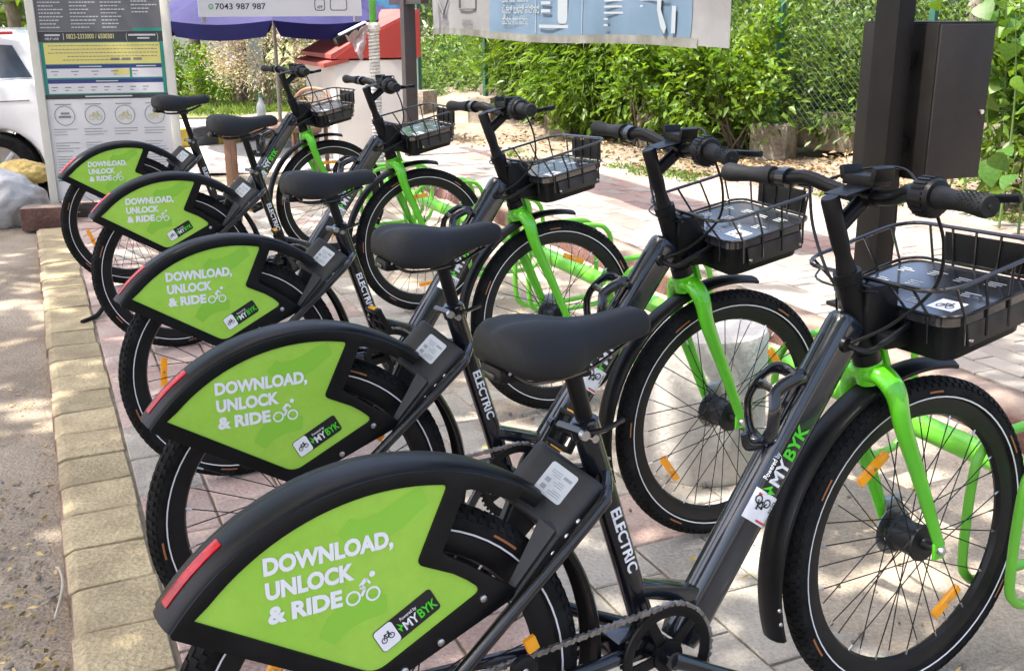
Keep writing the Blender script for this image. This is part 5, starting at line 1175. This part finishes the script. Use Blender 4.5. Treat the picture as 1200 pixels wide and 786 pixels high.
for k in range(16):
    b = Vector((rr.uniform(-.55, 1.3), rr.uniform(-.2, 1.2), 0)); tp = b + Vector((rr.uniform(-.25, .25), rr.uniform(-.3, .3), rr.uniform(1.1, 1.75))); md = b.lerp(tp, .5) + Vector((rr.uniform(-.1, .1), rr.uniform(-.1, .1), .1)); P_ = smooth_path([b, md, tp], 6); mb.tube(P_, [.009 - .0005 * i for i in range(len(P_))], 6); stems.append(P_)
mb.build('vine_stem', mat('vine_green', (.07, .12, .03), .6), vine, kind='stuff')
for k in range(300):
    P_ = rr.choice(stems); p = rr.choice(P_[2:]) + Vector((rr.gauss(0, .13), rr.gauss(0, .13), rr.gauss(0, .08))); o = link('vine_leaf', HM[0 if rr.random() < .55 else 1], vine); s = rr.uniform(.07, .14); o.location = p; o.scale = (s, s, s); o.rotation_euler = (rr.gauss(0, .5), rr.uniform(.1, 1.1), rr.uniform(-3.14, 3.14))
for a_, c_, lb in ((4.75, 6.0, 'bright leafy shrub tangled with the large-leaved vine'), (4.3, 6.5, 'tall leafy shrub behind the large-leaved vine stems')): shrub('young', 'leafy_shrub', lb, S(a_, c_, .1), 1.05, a_, None, int(c_), 1.1)
for t in (-2.2, -3.1, -4.0): shrub('broad', 'hedge_shrub', 'dark leafy shrub filling the gap behind the large-leaved vine', hp(t, 1.5, .12), 1.05, rr.uniform(0, 6), 'shrubs behind the vine', int(-t))

# ------------------------------------------------------------------ trees
def tree(name, label, p, h, tr, crown_r, crown_c, n, L, Wd, ml, mb_, group=None, limbs=6, k=40, spread=.12, lean=(0, 0), cat='tree', cfl=1.0):
    r = thing(name, label, cat, tuple(p), 0, group); mb = MB(); top = Vector((lean[0], lean[1], h))
    tp = smooth_path([Vector((0, 0, -.15)), Vector((lean[0] * .2 + .05, lean[1] * .2, h * .3)), Vector((lean[0] * .55 - .04, lean[1] * .55, h * .65)), top], 6)
    mb.tube(tp, [tr * (1.25 if i == 0 else 1) * (1 - .62 * i / (len(tp) - 1)) for i in range(len(tp))], 12)
    P, C = clumps(n, crown_c, crown_r, k, spread)
    for c in C[:limbs * 2]:
        s = tp[int(len(tp) * rr.uniform(.55, .95))]; c = Vector(c); m_ = s.lerp(c, .5) + Vector((0, 0, .1 * (c - s).length)); q = smooth_path([s, m_, c], 4); mb.tube(q, [tr * .35 * (1 - .85 * i / (len(q) - 1)) for i in range(len(q))], 6)
    mb.build('trunk', mb_, r, smooth=60)
    D = rng.normal(size=P.shape); D[:, 2] *= .5; V, F = leaves(P, D, rng.uniform(L * .6, L * 1.3, n), rng.uniform(Wd * .6, Wd * 1.3, n), .2, .2)
    link('crown', npmesh(name + '_crown', V, F, ml), r); return r
# shade trees overhead (out of frame above the bicycles and the verge): they throw the dappled shade
tree('shade_tree', 'spreading roadside tree whose crown shades the bicycle row', (-5.2, -1.4, -.08), 5.6, .24, (3.4, 4.2, 1.3), (1.5, 2.4, 6.4), 5200, .30, .15, leafD, bark, 'roadside shade trees', 8, 46, .115, (1.2, 1.4))
tree('shade_tree', 'spreading roadside tree over the far end of the row', (-7.6, 6.6, -.08), 5.4, .22, (3.6, 4.0, 1.3), (1.4, -.6, 6.3), 4600, .30, .15, leafD, bark, 'roadside shade trees', 8, 42, .115, (1.0, -.6))
tree('shade_tree', 'roadside tree behind the photographer shading the bicycle saddles', (1.5, -4.2, -.08), 5.2, .22, (3.4, 3.0, 1.2), (-1.7, 2.9, 6.2), 4200, .30, .15, leafD, bark, 'roadside shade trees', 8, 40, .115, (-.8, 1.2))
# trees beyond the hedge
for (t, n_, lb, rad) in ((-.75, 5.2, 'tree with a forked pale trunk standing behind the hedge', .16), (-.1, 5.6, 'slender tree trunk behind the hedge near the banner end', .11), (1.1, 6.6, 'thin dark tree behind the hedge', .08), (-3.3, 7.0, 'leafy tree behind the hedge beside the cabinet', .13), (3.0, 7.5, 'leafy tree behind the banner', .12), (5.6, 8.5, 'leafy tree behind the feathery bushes', .13)):
    tree('park_tree', lb, hp(t, n_, .2), 3.6, rad, (2.0, 2.0, 1.2), (.2, .1, 3.2), 2600, .17, .08, leafA, barkp, 'trees beyond the hedge', 5, 26, .14, (.35, .1))
# greenery across the road, left of the kiosk
for (x, y, lb, rad, h, cr, cc_) in ((-4.35, 17.4, 'dark-trunked tree across the road beside the board', .15, 3.4, (1.5, 1.5, 1.1), (.0, .2, 3.0)), (-2.9, 18.6, 'tree across the road under the umbrella', .10, 3.4, (1.6, 1.5, 1.1), (0, 0, 2.6)), (-5.6, 19.4, 'tree across the road by the pale wall', .12, 3.6, (1.8, 1.6, 1.2), (0, 0, 2.9)), (-.9, 19.6, 'tree across the road behind the kiosk', .12, 3.2, (1.8, 1.7, 1.2), (0, 0, 2.4)), (-9.2, 20.5, 'dark leafy tree beyond the parked car', .16, 3.2, (2.4, 2.0, 1.4), (0, 0, 2.4))):
    tree('roadside_tree', lb, (x, y, 0), h, rad, cr, cc_, 2600, .20, .09, leafA if x > -3.5 else leafD, bark, 'trees across the road', 5, 26, .14)
dry = [shrub_meshes('dry_bush', 1.6, 1.5, 3600, .055, .024, leafP, 30, .2, .3)]; KINDS['dry'] = dry
KINDS['bush'] = [shrub_meshes('bush', 1.6, 1.3, 1700, .12, .05, leafY, 26)]
for k, (x, y, s) in enumerate(((-3.7, 16.6, .95), (-2.75, 16.9, 1.0), (-2.0, 17.6, .9))): shrub('dry', 'dry_bush', 'pale pinkish dry bush across the road', (x, y, 0), s, k * 1.7, 'dry bushes across the road', 0)
for k, (x, y, s) in enumerate(((-4.6, 17.0, .6), (-1.7, 16.6, .8), (-1.0, 17.2, 1.0), (-5.5, 17.6, .9), (-.2, 15.9, 1.0), (-1.35, 15.6, .6))): shrub('bush', 'green_bush', 'sunlit green bush across the road', (x, y, 0), s, k * 2.1, 'green bushes across the road', 0)
# far wood closing the view
P = np.stack([rng.uniform(-26, 26, 26000), rng.uniform(25, 30, 26000), rng.random(26000) ** 1.2 * 7.5], 1); P[:, 2] += .9 * fnoise(P[:, 0], P[:, 1], 4, .5)
D = rng.normal(size=P.shape); V, F = leaves(P, D, rng.uniform(.25, .55, len(P)), rng.uniform(.12, .25, len(P)), .2, .2); V[:, 2] = np.maximum(V[:, 2], 0)
o = link('far_wood', npmesh('far_wood', V, F, leafA)); o['kind'] = 'stuff'; tag(o, 'mass of sunlit trees in the far distance', 'wood')
# pale building corner and blue tarp far behind
bd = thing('far_building', 'pale building wall far across the road beside the board', 'building', (-6.4, 22.0, 0), R(5))
mb = MB(); mb.bbox((0, 0, 2.4), (2.6, 2, 4.8), .03); mb.build('wall', mat('far_white_wall', (.62, .62, .60), .8, var=.06, vscale=1), bd)
mb = MB(); mb.bbox((1.0, -1.02, 1.7), (.3, .04, .5), .01); mb.build('window', gl, bd)
mb = MB(); mb.bbox((0, 0, 4.85), (2.8, 2.2, .12), .02); mb.build('roof', mat('far_roof', (.3, .3, .3), .8), bd)
tp = MB(); n = 12; tp.add([(-.9 + 1.8 * i / 11, .25 * math.sin(i + j * .7) * .3, 1.15 + .55 * j / 5 + .05 * math.sin(i * 1.3)) for i in range(12) for j in range(6)], [(i * 6 + j, i * 6 + j + 1, (i + 1) * 6 + j + 1, (i + 1) * 6 + j) for i in range(11) for j in range(5)])
o = tp.build('blue_tarp', mat('tarp_blue', (.06, .22, .45), .6, var=.2, vscale=3, trans=.2), smooth=80, loc=(-2.55, 17.9, 0)); tag(o, 'blue tarpaulin strung between the trees across the road', 'tarpaulin')
for k in (-.95, .95):
    mb = MB(); mb.tube([(0, 0, 0), (0, 0, 1.8)], .03, 6); o = mb.build('tarp_pole', bark, loc=(-2.55 + k, 17.9, 0)); tag(o, 'wooden pole holding a corner of the blue tarpaulin', 'pole', 'tarpaulin poles')
